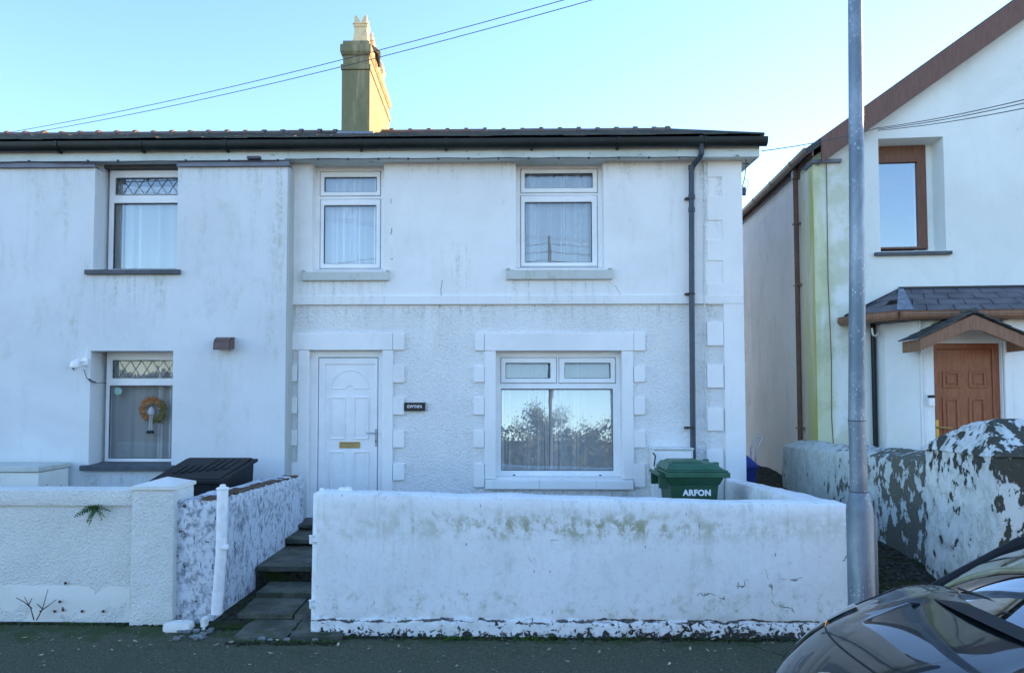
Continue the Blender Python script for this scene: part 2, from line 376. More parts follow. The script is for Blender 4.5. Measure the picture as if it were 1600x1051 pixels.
M['brass_dark'] = simple('brass flap', (.42, .34, .16), .4, .5, .6, .1)
M['chrome'] = simple('chrome', (.8, .8, .82), .12, .6, 1, .03)
M['plate'] = simple('black slate plaque', (.012, .012, .014), .4, .5)
M['ink'] = simple('white lettering', (.85, .85, .85), .6, .3, 0, .04)
def wood(name, a, b, rough=.5):
    t = NT(name, rough, .4); g = t.noise(7, 6, .65, .6, t.map((6, 6, .7))); t.col(t.mix(t.ramp(g, .3, .7), a, b)); t.bump(g, .002); return t.m
M['oak'] = wood('golden oak foil', (.24, .075, .032), (.36, .125, .055), .4)
M['oak_dull'] = wood('brown window foil', (.15, .065, .038), (.22, .10, .06), .5)
M['barge'] = wood('brown barge board', (.13, .068, .05), (.18, .095, .07), .55)
M['wood_v'] = wood('stained canopy timber', (.20, .105, .06), (.30, .16, .095), .6)
t = NT('bin green plastic', .45, .45); s1 = t.ramp(t.noise(7, 6, .7, 0, t.map((1, 1, .3))), .45, .75)
t.col(t.mix(t.mul(s1, .45), (.014, .072, .036), (.035, .11, .062))); t.bump(t.noise(120, 2), .001); M['green'] = t.m
M['green_lid'] = simple('bin lid green', (.032, .118, .066), .42, .5, 0, .22, 6)
M['blue'] = simple('blue plastic', (.01, .03, .20), .4, .5, 0, .2, 6)
M['handle'] = simple('grey handle', (.45, .45, .47), .35, .5, .3)
t = NT('galvanised steel', .48, .5); t.b.inputs['Metallic'].default_value = .45
a = t.ramp(t.vor(44, t.map((1, 1, .6))), .16, .34, True); b = t.ramp(t.noise(2.2, 6, .6, .4, t.map((1, 1, .6))), .35, .7); n3 = t.ramp(t.noise(5, 3), .45, .6)
c = t.mix(b, (.13, .175, .215), (.33, .375, .42)); c = t.mix(t.mul(a, n3, .5), c, (.60, .64, .68)); dr_ = t.ramp(t.noise(1., 6, .7, .2, t.map((30, 30, 2.2))), .5, .7); c = t.mix(t.mul(dr_, .45), c, (.10, .13, .16)); rs = t.mul(t.ramp(t.noise(9, 6, .7), .52, .64), t.ramp(t.xyz(2), .9, .1)); t.col(c); t.bump(t.noise(60, 4), .002); M['galv'] = t.m
M['gpost'] = simple('thick white metal paint', (.87, .87, .87), .45, .4, 0, .08, 14, .004, 18)
t = NT('chimney render', .9, .2); s1 = t.noise(3, 7, .65, .5, t.map((2, 2, .35))); s2 = t.ramp(t.noise(8, 6, .7), .5, .7)
c = t.mix(t.ramp(s1, .35, .6), (.42, .33, .20), (.31, .27, .16)); c = t.mix(t.mul(s2, t.ramp(s1, .45, .65)), c, (.13, .16, .07))
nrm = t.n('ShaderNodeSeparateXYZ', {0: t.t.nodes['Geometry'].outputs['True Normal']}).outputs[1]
c = t.mix(t.mul(t.ramp(nrm, -.2, -.8), t.ramp(s1, .30, .58), .75), c, (.17, .175, .095)); t.col(c); t.bump(t.noise(25, 6, .7), .008); M['chimney'] = t.m  # shaded front faces painted darker and greener than the sunlit side
M['pot'] = simple('buff clay pot', (.80, .60, .34), .8, .2, 0, .12, 8)
M['trim_grey'] = simple('window seal', (.06, .065, .07), .7, .2, 0, .4, 20)
M['lead'] = simple('lead flashing', (.20, .23, .30), .5, .5, .2, .3, 10)
# ground
t = NT('asphalt', .85, .3); sp = t.ramp(t.vor(120), .0, .35, True); big = t.noise(1.6, 6, .6); nn = t.noise(60, 5, .7)
c = t.mix(t.ramp(nn, .35, .7), (.050, .056, .034), (.128, .134, .084)); c = t.mix(t.mul(t.ramp(t.vor(70, None, 'F1', 1), .86, .94), t.ramp(t.vor(70), .35, .2), .5), c, (.34, .34, .28))
jl = t.math('ABSOLUTE', t.math('SUBTRACT', t.math('ADD', t.xyz(0), t.mul(t.xyz(1), .75)), t.math('ADD', 6.33, t.mul(t.noise(4, 4), .05)))); c = t.mix(t.ramp(jl, .004, .016, True), c, (.02, .03, .012))
mo = t.mul(t.ramp(t.math('ADD', t.noise(4.5, 8, .7, .3), t.mul(t.ramp(t.xyz(1), 5.7, 6.05), .12)), .52, .66), t.ramp(t.xyz(1), 5.2, 5.95)); c = t.mix(t.mul(mo, .9), c, (.035, .062, .014))
c = t.mix(t.mul(t.ramp(big, .5, .7), .5), c, (.060, .078, .045)); t.col(c); t.bump(t.math('ADD', nn, t.vor(110)), .006); M['asphalt'] = t.m
t = NT('path slate', .7, .35); a = t.ramp(t.noise(4, 7, .65), .35, .65); c = t.mix(a, (.060, .060, .046), (.135, .138, .108)); li = t.ramp(t.noise(16, 7, .75), .62, .68); c = t.mix(t.mul(li, .5), c, (.20, .22, .19))
mo = t.ramp(t.noise(5, 7, .65), .50, .64); c = t.mix(t.mul(mo, .7), c, (.04, .06, .015)); t.col(c); t.bump(t.noise(20, 6, .65), .008); M['slab'] = t.m
t = NT('dark earth', .95, .1); c = t.mix(t.ramp(t.noise(18, 7, .7), .35, .65), (.018, .018, .012), (.07, .065, .05)); c = t.mix(t.ramp(t.noise(4, 6, .6), .5, .6), c, (.03, .045, .012)); t.col(c); t.bump(t.noise(30, 6, .7), .02); M['earth'] = t.m
M['soil'] = simple('field ground', (.32, .29, .21), .95, .1, 0, .3, .6)
M['moss'] = simple('moss', (.045, .085, .012), .95, .1, 0, .5, 25)
M['fern'] = simple('fern leaf', (.03, .075, .015), .6, .3, 0, .4, 30)
M['twig'] = simple('twig bark', (.09, .07, .06), .9, .1)
M['leaf'] = simple('fallen leaf', (.42, .38, .26), .8, .2, 0, .5, 20)
M['concrete'] = simple('pale concrete', (.38, .36, .32), .9, .2, 0, .15, 3, .004, 40)
M['stone'] = simple('pale rubble', (.20, .21, .20), .9, .2, 0, .3, 12, .01, 14)
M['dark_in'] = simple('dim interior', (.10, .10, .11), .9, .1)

def glass(name, fac, tint=(.93, .96, .97), wav=0):
    m = bpy.data.materials.new(name); m.use_nodes = True; n = m.node_tree; n.nodes.clear()
    o = n.nodes.new('ShaderNodeOutputMaterial'); tr = n.nodes.new('ShaderNodeBsdfTransparent'); gl = n.nodes.new('ShaderNodeBsdfGlossy'); mx = n.nodes.new('ShaderNodeMixShader')
    tr.inputs[0].default_value = (*tint, 1); gl.inputs['Roughness'].default_value = 0.0; gl.inputs[0].default_value = (.95, .98, 1, 1)
    fr = n.nodes.new('ShaderNodeFresnel'); fr.inputs[0].default_value = 1.5
    mr = n.nodes.new('ShaderNodeMapRange'); mr.inputs[1].default_value = .04; mr.inputs[2].default_value = 1; mr.inputs[3].default_value = fac; mr.inputs[4].default_value = 1
    n.links.new(fr.outputs[0], mr.inputs[0]); n.links.new(mr.outputs[0], mx.inputs[0]); n.links.new(tr.outputs[0], mx.inputs[1]); n.links.new(gl.outputs[0], mx.inputs[2]); n.links.new(mx.outputs[0], o.inputs[0])
    if wav:
        ns = n.nodes.new('ShaderNodeTexNoise'); ns.inputs['Scale'].default_value = 1.6; ge = n.nodes.new('ShaderNodeNewGeometry'); n.links.new(ge.outputs['Position'], ns.inputs['Vector'])
        b = n.nodes.new('ShaderNodeBump'); b.inputs['Distance'].default_value = wav; n.links.new(ns.outputs[0], b.inputs['Height']); n.links.new(b.outputs[0], gl.inputs['Normal'])
    return m
M['glass'] = glass('window glass', .17, wav=.0012)
M['glass_lead'] = glass('leaded light glass', .08)
M['glass_big'] = glass('large window glass', .28, wav=.0012)
M['glass_sky'] = glass('bright reflecting glass', .38, wav=.0012)
M['screen'] = glass('windscreen glass', .34, (.25, .32, .31))
def curtain_mat(name, c, a):
    m = bpy.data.materials.new(name); m.use_nodes = True; n = m.node_tree; n.nodes.clear()
    o = n.nodes.new('ShaderNodeOutputMaterial'); tr = n.nodes.new('ShaderNodeBsdfTransparent'); df = n.nodes.new('ShaderNodeBsdfDiffuse'); mx = n.nodes.new('ShaderNodeMixShader'); lw = n.nodes.new('ShaderNodeLayerWeight')
    lw.inputs[0].default_value = .55; df.inputs[0].default_value = (*c, 1)
    mr = n.nodes.new('ShaderNodeMapRange'); mr.inputs[3].default_value = a; mr.inputs[4].default_value = 1; mr.inputs[2].default_value = .8
    n.links.new(lw.outputs['Facing'], mr.inputs[0]); n.links.new(mr.outputs[0], mx.inputs[0]); n.links.new(tr.outputs[0], mx.inputs[1]); n.links.new(df.outputs[0], mx.inputs[2]); n.links.new(mx.outputs[0], o.inputs[0])
    return m
M['net'] = curtain_mat('sheer net curtain', (.88, .89, .90), .48)
M['net_thick'] = curtain_mat('dense net curtain', (.92, .93, .95), .50)
M['drape'] = simple('grey lined curtain', (.55, .57, .60), .9, .1, 0, .06)

def curtain(name, label, x0, x1, z0, z1, y, mat, folds=9, amp=.03, seed=0, group='net curtains in the windows', flare=0):
    rnd = random.Random(seed); ph = [(rnd.uniform(.6, 1.6)*folds, rnd.uniform(0, 6.28), rnd.uniform(.4, 1)) for _ in range(5)]
    def fn(u, v):
        uu = u+.05*sin(2*pi*1.3*u+seed)+.035*sin(2*pi*2.9*u+2*seed)+.012*sin(2*pi*6.7*u+seed)
        d = sum(a*sin(2*pi*f*uu+p+.6*sin(3*v+p)*(1-v)) for f, p, a in ph)/2.2; d = d*(.6+.4*sin(2*pi*1.7*u+3*seed))*1.3
        return Vector((x0+(x1-x0)*u+flare*(1-v)*(u-.5)*0, y+amp*d*(.75+.25*(1-v)), z0+(z1-z0)*v))
    o = MB().grid(fn, 160, 8).build(name, mat, None, smooth='all'); o['label'] = label; o['category'] = 'curtain'; o['group'] = group
    return o

# ------------------------------------------------------------------ the ground
def ground(name, mb, mat, kind='structure'):
    o = mb.build(name, mat); o['kind'] = kind; return o
ground('terrain', MB().grid(lambda u, v: Vector((-400+800*u, -400+800*v, -.16)), 4, 4), M['soil'])
ground('road', MB().grid(lambda u, v: Vector((-60+120*u, -3.2+7.6*v, -.12)), 8, 4), M['asphalt'])
def pav(u, v):
    x = -12+24*u; y = 4.53+1.75*v
    return Vector((x, y, .004*noise.noise(Vector((x*2, y*2, 0)))+.012*v*v))
ground('pavement', MB().grid(pav, 240, 18), M['asphalt']).data
kb = MB()
x = -12.
while x < 12:
    kb.box(x+.004, x+.91, 4.4, 4.53, -.3, .0); x += .915
ground('kerb', kb, M['stone'])
ground('pavement_opposite', MB().box(-60, 60, -5., -3.2, -.3, -.02), M['concrete'])
# gardens and alley
ground('garden_ground', MB().box(-1.2, 3.0, 6.15, 9.3, -.3, .22), M['earth'])
ground('garden_ground_next_door', MB().box(-9.5, -2.55, 6.45, 9.0, -.3, .2), M['earth'])
def alley(u, v):
    x = 2.86+1.4*u; y = 5.9+8.4*v
    z = .02+.34*min(1, max(0, (y-5.9)/1.1)) + .095*max(0, y-7.0)
    return Vector((x+.0, y, min(z, .80)+.02*noise.noise(Vector((x*5, y*5, 3)))))
ground('alley', MB().grid(alley, 24, 120), M['earth'])

# ------------------------------------------------------------------ window builder (faces -y)
def ring(mb, a, b, y0, y1): mb.holes(a[0], a[1], a[2], a[3], y0, y1, [b])
def window(root, outer, lights, y, mat, gmat, label=None, mullion=.0, lead=None, tilt=0, name='window'):
    """outer rect; lights = [(cell rect, glass rect, sash?)]; y = front of frame"""
    fr = MB(); fr.holes(*outer, y, y+.07, [l[0] for l in lights])
    w_ = fr.build(name, mat, root, bevel=.005)
    if label: w_['label'] = label
    for cell, g, sash in lights:
        if sash:
            s_ = MB(); e = .006
            c2 = (cell[0]+e, cell[1]-e, cell[2]+e, cell[3]-e)
            # splayed sash ring: outer lip proud, inner bead lower
            ring(s_, c2, g, y-.014, y+.05)
            s_.build('sash', mat, w_, bevel=.010)
        s2 = MB(); ring(s2, (g[0]-.002, g[1]+.002, g[2]-.002, g[3]+.002), (g[0]+.006, g[1]-.006, g[2]+.006, g[3]-.006), y+.006, y+.024); s2.build('seal', M['trim_grey'], w_)
        gx0, gx1, gz0, gz1 = g; e = .012
        dy = (gz1-gz0)*tan(tilt)
        p = MB().add([(gx0-e, y+.026, gz0-e), (gx1+e, y+.026, gz0-e), (gx1+e, y+.026+dy, gz1+e), (gx0-e, y+.026+dy, gz1+e)], [(0, 1, 2, 3)])
        p.build('pane', gmat if isinstance(gmat, bpy.types.Material) else gmat[0 if sash else 1], w_)
        if lead and sash:
            L = MB(); n = lead; dx = (gx1-gx0)/n; hz = (gz1-gz0)
            yy = y+.020
            def bar(a, b):
                L.tube([(a[0], yy, a[1]), (b[0], yy, b[1])], .0036, 4)
            for k in range(-1, n+1):
                for sg in (1, -1):
                    xa = gx0+(k+.5)*dx; 
                    pts = []
                    for q in range(3):
                        pts.append((xa+sg*dx*.5*q, gz0+hz*q/2))
                    for q in range(2):
                        a, b = pts[q], pts[q+1]
                        if min(a[0], b[0]) >= gx0-1e-4 and max(a[0], b[0]) <= gx1+1e-4: bar(a, b)
            L.build('leading', M['lead'], w_)
    return w_

# ------------------------------------------------------------------ main house
YF = 9.2
house = thing('terraced_house', 'white end terrace house with roughcast ground floor, painted quoins and a white front door', 'house', (.3, YF, .2))
XL, XR = X(455, YF, 500), X(1160, YF, 500)
ZS0, ZS1 = Z(475, YF), Z(462, YF)          # string course
ZT = Z(251, YF)                             # wall head
yS = YF-.012
w1 = R4(488, 254, 600, 423, YF); w2 = R4(806, 254, 943, 419, YF)
w1 = (w1[0], w1[1], w1[2], ZT+.01); w2 = (w2[0], w2[1], w2[2], ZT+.01)
dr = R4(482, 547, 597, 812, YF); dr = (dr[0], dr[1], .30, dr[3])
wg = R4(775, 548, 972, 745, YF)
MB().holes(XL, XR, ZS0, ZT, yS, YF+.30, [w1, w2]).build('upper_wall', M['smooth'], house)
MB().holes(XL, XR, .0, ZS0-.002, YF+.012, YF+.30, [dr, wg]).build('roughcast_wall', M['roughcast'], house)
MB().box(XL+.002, XR-.0, yS-.022, YF+.02, ZS0-.004, ZS1).build('string_course', M['smooth'], house, bevel=.004)
# side and back shell
MB().box(XR-.3, XR-.004, YF+.302, YF+5.3, 0, ZT).build('side_wall', M['smooth'], house)
MB().box(XL, XR-.002, YF+5.302, YF+5.6, 0, ZT).build('back_wall', M['smooth'], house)
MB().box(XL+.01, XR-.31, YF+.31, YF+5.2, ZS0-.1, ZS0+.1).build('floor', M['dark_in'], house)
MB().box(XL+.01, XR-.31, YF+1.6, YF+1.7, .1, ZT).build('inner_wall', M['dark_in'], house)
# dressings (butted blocks)
def blocks(rects, name, mat=M['dressing'], y0=None, y1=None):
    m = MB(); g = .002
    for a, b, c_, d in rects:
        x0, x1, z0, z1 = R4(a, b, c_, d, YF); m.box(x0+g, x1-g, (y0 or yS-.008), (y1 or YF+.05), z0+g, z1-g)
    return m.build(name, mat, house, bevel=.006)
dl = [(455, 520, 614, 547), (614, 520, 632, 547), (597, 547, 614, 830), (465, 547, 482, 830)]
for a, b in ((571, 598), (621, 648), (672, 699), (723, 750), (776, 802)): dl.append((614, a, 632, b))
for a, b in ((570, 596), (620, 646), (671, 696), (721, 830)): dl.append((455, a, 465, b))
blocks(dl, 'door_surround')
wl = [(757, 520, 990, 548), (742, 520, 757, 548), (990, 520, 1008, 548), (757, 548, 775, 748), (972, 548, 990, 748)]
for a, b in ((572, 597), (620, 648), (672, 699), (724, 761)): wl += [(740, a, 757, b), (990, a, 1008, b)]
blocks(wl, 'window_surround')
ql = [(1130, 253, 1160, 780)]
pr = 253
for a, b in ((278, 307), (345, 375), (408, 443), (476, 503), (540, 569), (606, 637), (673, 703)):
    ql.append((1104, pr, 1130, a)); pr = b
ql.append((1104, pr, 1130, 780))
m = MB(); g = .0025
for a, b, c_, d in ql:
    x0, x1, z0, z1 = R4(a, b, c_, d, YF); x1 = XR+.012 if c_ == 1160 else x1-g
    if c_ == 1160: z1 = ZT-.002
    if b <= 254: z1 = ZT-.003
    m.box(x0+g, x1, yS-.014 if c_ != 1160 else yS-.0143, YF+.05, z0+g, z1-g)
m.build('corner_quoins', M['dressing'], house, bevel=.004)
def crack(par, pts, Y, r=.0022, name='crack'):
    out = []; rnd = random.Random(int(pts[0][0]))
    for (a, b), (c_, d) in zip(pts, pts[1:]):
        for k in range(5): out.append(at(a+(c_-a)*k/5+rnd.uniform(-.5, .5), b+(d-b)*k/5+rnd.uniform(-.5, .5), Y))
    out.append(at(*pts[-1], Y)); MB().tube(out, r, 4).build(name, M['crackfill'], par)
M['crackfill'] = simple('dark hairline crack', (.30, .28, .24), .95, .1)
uw = [o for o in house.children if o.name == 'upper_wall'][0]; rcw = [o for o in house.children if o.name == 'roughcast_wall'][0]
crack(uw, [(952, 441), (962, 447), (968, 457), (971, 464)], yS)
crack(uw, [(1127, 248), (1134, 258), (1141, 262), (1148, 264)], yS-.012)
crack(uw, [(611, 310), (611, 318)], yS, .004); crack(uw, [(612, 357), (611, 366)], yS, .006); crack(uw, [(610, 405), (614, 404)], yS, .005); crack(uw, [(691, 438), (689, 452), (690, 466), (686, 480)], yS, .004)
crack(rcw, [(611, 520), (612, 532), (606, 542), (600, 546)], yS-.004); crack(rcw, [(995, 520), (992, 530), (985, 538), (980, 544)], yS-.004); crack(rcw, [(1131, 742), (1138, 735), (1148, 732), (1158, 728)], yS-.012); crack(rcw, [(466, 645), (478, 646), (486, 644)], yS-.004, .0015)
# windows
YW = YF+.15
def px(a, b, c_, d, Y=YW): return R4(a, b, c_, d, Y)
o1 = px(495.5, 261, 598, 422); 
wa = window(house, (w1[0]-.01, w1[1]+.01, o1[2], w1[3]-.005), [(px(500, 268, 595, 307), px(507, 277, 589, 300), True), (px(500, 311, 595, 420), px(506, 321, 588, 412), True)], YW, M['upvc'], M['glass'], 'upstairs casement above the door with net curtains')
o2 = px(809, 261, 940, 418)
wb = window(house, (w2[0]-.01, w2[1]+.01, o2[2], w2[3]-.005), [(px(813, 264, 934, 302), px(820, 271, 926, 294), True), (px(813, 305, 934, 417), px(820, 316, 925, 410), True)], YW, M['upvc'], M['glass'], 'upstairs casement above the large window')
og = px(776, 551, 970, 746)
wc = window(house, (wg[0]-.01, wg[1]+.01, og[2], wg[3]+.01), [(px(782, 558, 870, 599), px(790, 567, 860, 591), True), (px(873, 558, 962, 599), px(882, 567, 954, 591), True), (px(783, 607, 958, 735), px(783, 607, 958, 735), False)], YW, M['upvc'], (M['glass'], M['glass_big']), 'large ground floor window with two top lights', tilt=radians(3.4))
def sill(rect, name, mat, parent, y0, y1, splits=()):
    x0, x1, z0, z1 = rect; m = MB(); xs = [x0]+list(splits)+[x1]
    for a, b in zip(xs, xs[1:]):
        m.prism([(y0, z0), (y0, z1-.012), (y1, z1+.006), (y1, z0)], a+.001, b-.001, 'x')
    return m.build(name, mat, parent, bevel=.005)
r = R4(471, 423, 607, 438, YF-.06); sill(r, 'sill', M['old_sill'], wa, YF-.07, YW-.002)
m = MB()
for k in (0, 1):
    xx_ = r[k] if k == 0 else r[1]-.04
    m.box(xx_, xx_+.04, YF-.068, YF+.0-.014, r[3]-.006, r[3]+.012)
m.build('sill_lug', M['old_sill'], wa, bevel=.004)
r = R4(791, 420, 957, 436, YF-.06); sill(r, 'sill', M['old_sill'], wb, YF-.07, YW-.002)
m = MB()
for k in (0, 1):
    xx_ = r[k] if k == 0 else r[1]-.05
    m.box(xx_, xx_+.05, YF-.068, YF-.014, r[3]-.006, r[3]+.014)
m.build('sill_lug', M['old_sill'], wb, bevel=.004)
r = R4(758, 749, 990, 764, YF-.05); sill(r, 'sill', M['dressing'], wc, YF-.06, YW-.002, (X(842, YF), X(930, YF)))
m = MB()
for q in (803, 937): xq = X(q, YW); m.box(xq-.015, xq+.015, YW-.006, YW-.0, Z(743, YW), Z(741, YW))
m.build('drain_cap', M['black'], wc)
# curtains of the main house
YC = YW+.12
def cur(a, b, c_, d, label, mat, folds, amp, seed, y=YC):
    r = R4(a, b, c_, d, y); curtain('net_curtain', label, *r, y, mat, folds, amp, seed)
cur(494, 262, 600, 425, 'net curtain hanging full height in the upstairs window over the front door', M['net_thick'], 7, .055, 1)
cur(808, 262, 942, 424, 'net curtain in closely gathered folds in the upstairs window nearest the downpipe', M['net_thick'], 7, .06, 2)
cur(778, 556, 968, 748, 'long net curtain behind the reflecting glass of the big downstairs window', M['net'], 10, .07, 3)
# front door
YD = YF+.10
door = MB(); ringo = (dr[0]-.005, dr[1]+.005, .34, dr[3]+.005)
dfr = (X(497, YD), X(591, YD), .36, Z(558, YD, 545))
MB().holes(*ringo, YD, YD+.08, [dfr]).build('door_frame', M['upvc'], house, bevel=.008)
lf = (dfr[0]+.008, dfr[1]-.008, .365, dfr[3]-.008)
dr_o = MB().box(lf[0], lf[1], YD+.02, YD+.07, lf[2], lf[3]).build('door', M['upvc'], house, bevel=.006)
dr_o['label'] = 'white panelled front door with fan moulding'
inn = (X(508, YD), X(586, YD), .42, Z(569, YD, 545))
m = MB(); ring(m, lf, inn, YD+.002, YD+.03); m.build('door_stile', M['upvc'], dr_o, bevel=.008)
def panel(rect, Y, name, par, mat, wd=.014, pr_=.016):
    m = MB(); e = wd
    ring(m, rect, (rect[0]+e, rect[1]-e, rect[2]+e, rect[3]-e), Y-pr_, Y+.004)
    e2 = .04
    m.box(rect[0]+e2, rect[1]-e2, Y-.004, Y+.004, rect[2]+e2, rect[3]-e2)
    return m.build(name, mat, par, bevel=.004)
for a, b, c_, d in ((515, 620, 539, 686), (552, 620, 576, 686), (515, 705, 539, 790), (552, 705, 576, 790)):
    panel(R4(a, b, c_, d, YD), YD+.02, 'door_panel', dr_o, M['upvc'])
cx_, cz_ = X(546.5, YD), Z(607, YD, 546); ro = (X(576, YD)-X(517, YD))/2; m = MB()
pts = [(cx_+ro*cos(a), YD+.017, cz_+ro*.98*sin(a)) for a in [pi*k/20 for k in range(21)]]
m.tube(pts, .008, 6); ri = ro*.2
m.tube([(cx_+ri*cos(a), YD+.017, cz_+ri*sin(a)) for a in [pi*k/10 for k in range(11)]], .008, 6)
m.tube([(cx_-ro, YD+.017, cz_), (cx_-ri, YD+.017, cz_)], .008, 6); m.tube([(cx_+ri, YD+.017, cz_), (cx_+ro, YD+.017, cz_)], .008, 6)
m.build('fan_moulding', M['upvc'], dr_o, smooth=True)
r = R4(530, 690, 562, 699.5, YD); m = MB(); ring(m, (r[0], r[1], r[2], r[3]), (r[0]+.025, r[1]-.025, r[2]+.018, r[3]-.018), YD+.006, YD+.02)
lp = m.build('letter_plate', M['brass'], dr_o, bevel=.003)
MB().box(r[0]+.024, r[1]-.024, YD+.012, YD+.022, r[2]+.017, r[3]-.017).build('letter_flap', M['brass_dark'], dr_o)
hx = X(588, YD); zh = Z(676, YD, 588)
m = MB(); m.box(hx-.014, hx+.014, YD-.008, YD+.004, zh-.17, zh+.05); m.tube([(hx, YD-.005, zh), (hx, YD-.05, zh), (hx-.11, YD-.05, zh)], .010, 8); m.build('handle', M['handle'], dr_o, bevel=.003)
MB().box(hx-.005, hx+.005, YD-.011, YD-.007, zh-.12, zh-.09).build('keyhole', M['black'], dr_o)
MB().box(dr[0], dr[1], YF-.02, YF+.30, .28, .36).build('threshold', M['slab'], house, bevel=.006)
# eaves
YG = 8.9
zf0, zf1 = Z(246, 9.0, 1000), Z(231, 9.0, 1000)
XLL = -9.2
xfe = X(1187, 9.0, 240)
def eaves(root, xa, xb, tagname):
    m = MB(); m.box(xa, xb, 9.0, 9.022, zf0, zf1+.02); m.build('fascia', M['fascia'], root, bevel=.003)
    MB().box(xa, xb, 9.023, 9.34, zf0+.012, zf0+.03).build('soffit', M['fascia'], root)
def gutter(root, xa, xb, step=1.05):
    zg = Z(215.5, YG, 1000)
    def prof(k): a = pi+pi*k/8; return (YG+.03+.06*cos(a), zg-.033+.072*sin(a))
    m = MB(); p = [prof(k) for k in range(9)]+[(YG+.09, zg), (YG+.082, zg)]+[(YG+.03+.052*cos(pi+pi*k/8), zg-.028+.063*sin(pi+pi*k/8)) for k in range(8, -1, -1)]+[(YG-.022, zg), (YG-.034, zg)]
    m.prism(p, xa, xb, 'x'); g_ = m.build('gutter', M['gutter'], root, smooth=True)
    n = int((xb-xa)/step)
    for k in range(n):
        xq = xb-.75-k*step
        b = MB(); pr_ = [(y+(-.006 if y < YG+.03 else 0), z-.006) for y, z in p[:11]]
        b.prism([(YG-.042, zg+.004)]+[(YG+.03+.07*cos(pi+pi*q/8), zg-.033+.082*sin(pi+pi*q/8)) for q in range(9)]+[(YG+.098, zg+.004)], xq-.014, xq+.014, 'x')
        b.box(xq-.012, xq+.012, YG+.05, 9.01, zf1-.03, zf1-.0)
        b.build('gutter_bracket', M['gutter'], g_)
    return g_, zg
eaves(house, XL, xfe, 0)
gut, ZG = gutter(house, XL, X(1199, YG, 215))
m = MB(); m.box(xfe-.022, xfe, 9.023, 14.9, zf0, zf1+.02); m.build('verge_board', M['fascia'], house)
MB().box(XR+.013, xfe-.023, 9.30, 14.9, zf0+.012, zf0+.03).build('soffit', M['fascia'], house)
# roof: slate courses up to the ridge
YR = 11.9; ZE = ZG+.02; ZR = Z(206, YR, 800)
SL = (ZR-ZE)/(YR-8.86)
XH = X(1046, YR, 205)
def slates(root, xa, xb_fn, mat=M['slate']):
    m = MB(); rows = 15; rnd = random.Random(3)
    for i in range(rows):
        y0 = 8.86+(YR-8.86)*i/rows; y1 = 8.86+(YR-8.86)*(i+1)/rows+.04
        xb = xb_fn(y0); x = xa-(i % 2)*.14
        while x < xb:
            x2 = min(x+.28, xb); xs_ = max(x, xa)
            if x2-xs_ < .02: x += .282; continue
            j = rnd.uniform(0, .012); dz = rnd.uniform(-.004, .004); tl = rnd.uniform(-.004, .004)
            za, zb_ = ZE+(y0-8.86)*SL, ZE+(y1-8.86)*SL
            m.add([(xs_, y0-j, za+.014+dz), (x2-.003, y0-j, za+.014+dz+tl), (x2-.003, y1, zb_+.002), (xs_, y1, zb_+.002),
                   (xs_, y0-j, za+.004+dz), (x2-.003, y0-j, za+.004+dz+tl), (x2-.003, y1, zb_-.006), (xs_, y1, zb_-.006)],
                  [(0, 1, 2, 3), (7, 6, 5, 4), (4, 5, 1, 0), (5, 6, 2, 1), (6, 7, 3, 2), (7, 4, 0, 3)]); x += .282
    return m.build('roof', mat, root, merge=False)
hipx = lambda y: X(1194, YG, 213)+(XH-X(1194, YG, 213))*(y-8.86)/(YR-8.86)
rf = slates(house, XL, hipx)
xc = X(1194, YG, 213)
zr = ZR-.02
m = MB(); m.add([(xc, 8.87, ZE-.02), (xc, 2*YR-8.87, ZE-.02), (XH, YR, zr)], [(0, 1, 2)])
m.add([(XL, YR, zr), (XH, YR, zr), (xc, 2*YR-8.87, ZE-.02), (XL, 2*YR-8.87, ZE-.02)], [(0, 1, 2, 3)])
m.add([(XL, YR, zr-.02), (XH, YR, zr-.02), (xc, 8.89, ZE-.03), (XL, 8.89, ZE-.03)], [(3, 2, 1, 0)])
m.build('roof_slope', M['slate'], rf)
def ridge(root, xa, xb, seed):
    m = MB(); x = xa; rnd = random.Random(seed)
    while x < xb-.1:
        L = min(.305, xb-x); dz = rnd.uniform(-.006, .006); y0 = YR
        sec = [(-.13, -.055), (-.07, .01), (-.03, .04), (0, .05), (.03, .04), (.07, .01), (.13, -.055), (.12, -.075), (0, .02), (-.12, -.075)]
        m.prism([(y0+a, ZR+b+dz) for a, b in sec], x, x+L-.05, 'x')
        big = [(a*1.12, b*1.0+.020) for a, b in sec[:7]]+[(.14, -.08), (0, .02), (-.14, -.08)]
        m.prism([(y0+a, ZR+b+dz) for a, b in big], x+L-.065, x+L-.003, 'x'); x += L
    return m.build('ridge_tiles', M['ridge'], root)
ridge(rf, XL, XH, 1)
m = MB(); m.tube([(XH, YR, ZR+.01), (xc-.02, 8.9, ZE+.01)], .03, 6); m.build('hip_tiles', M['slate'], rf)
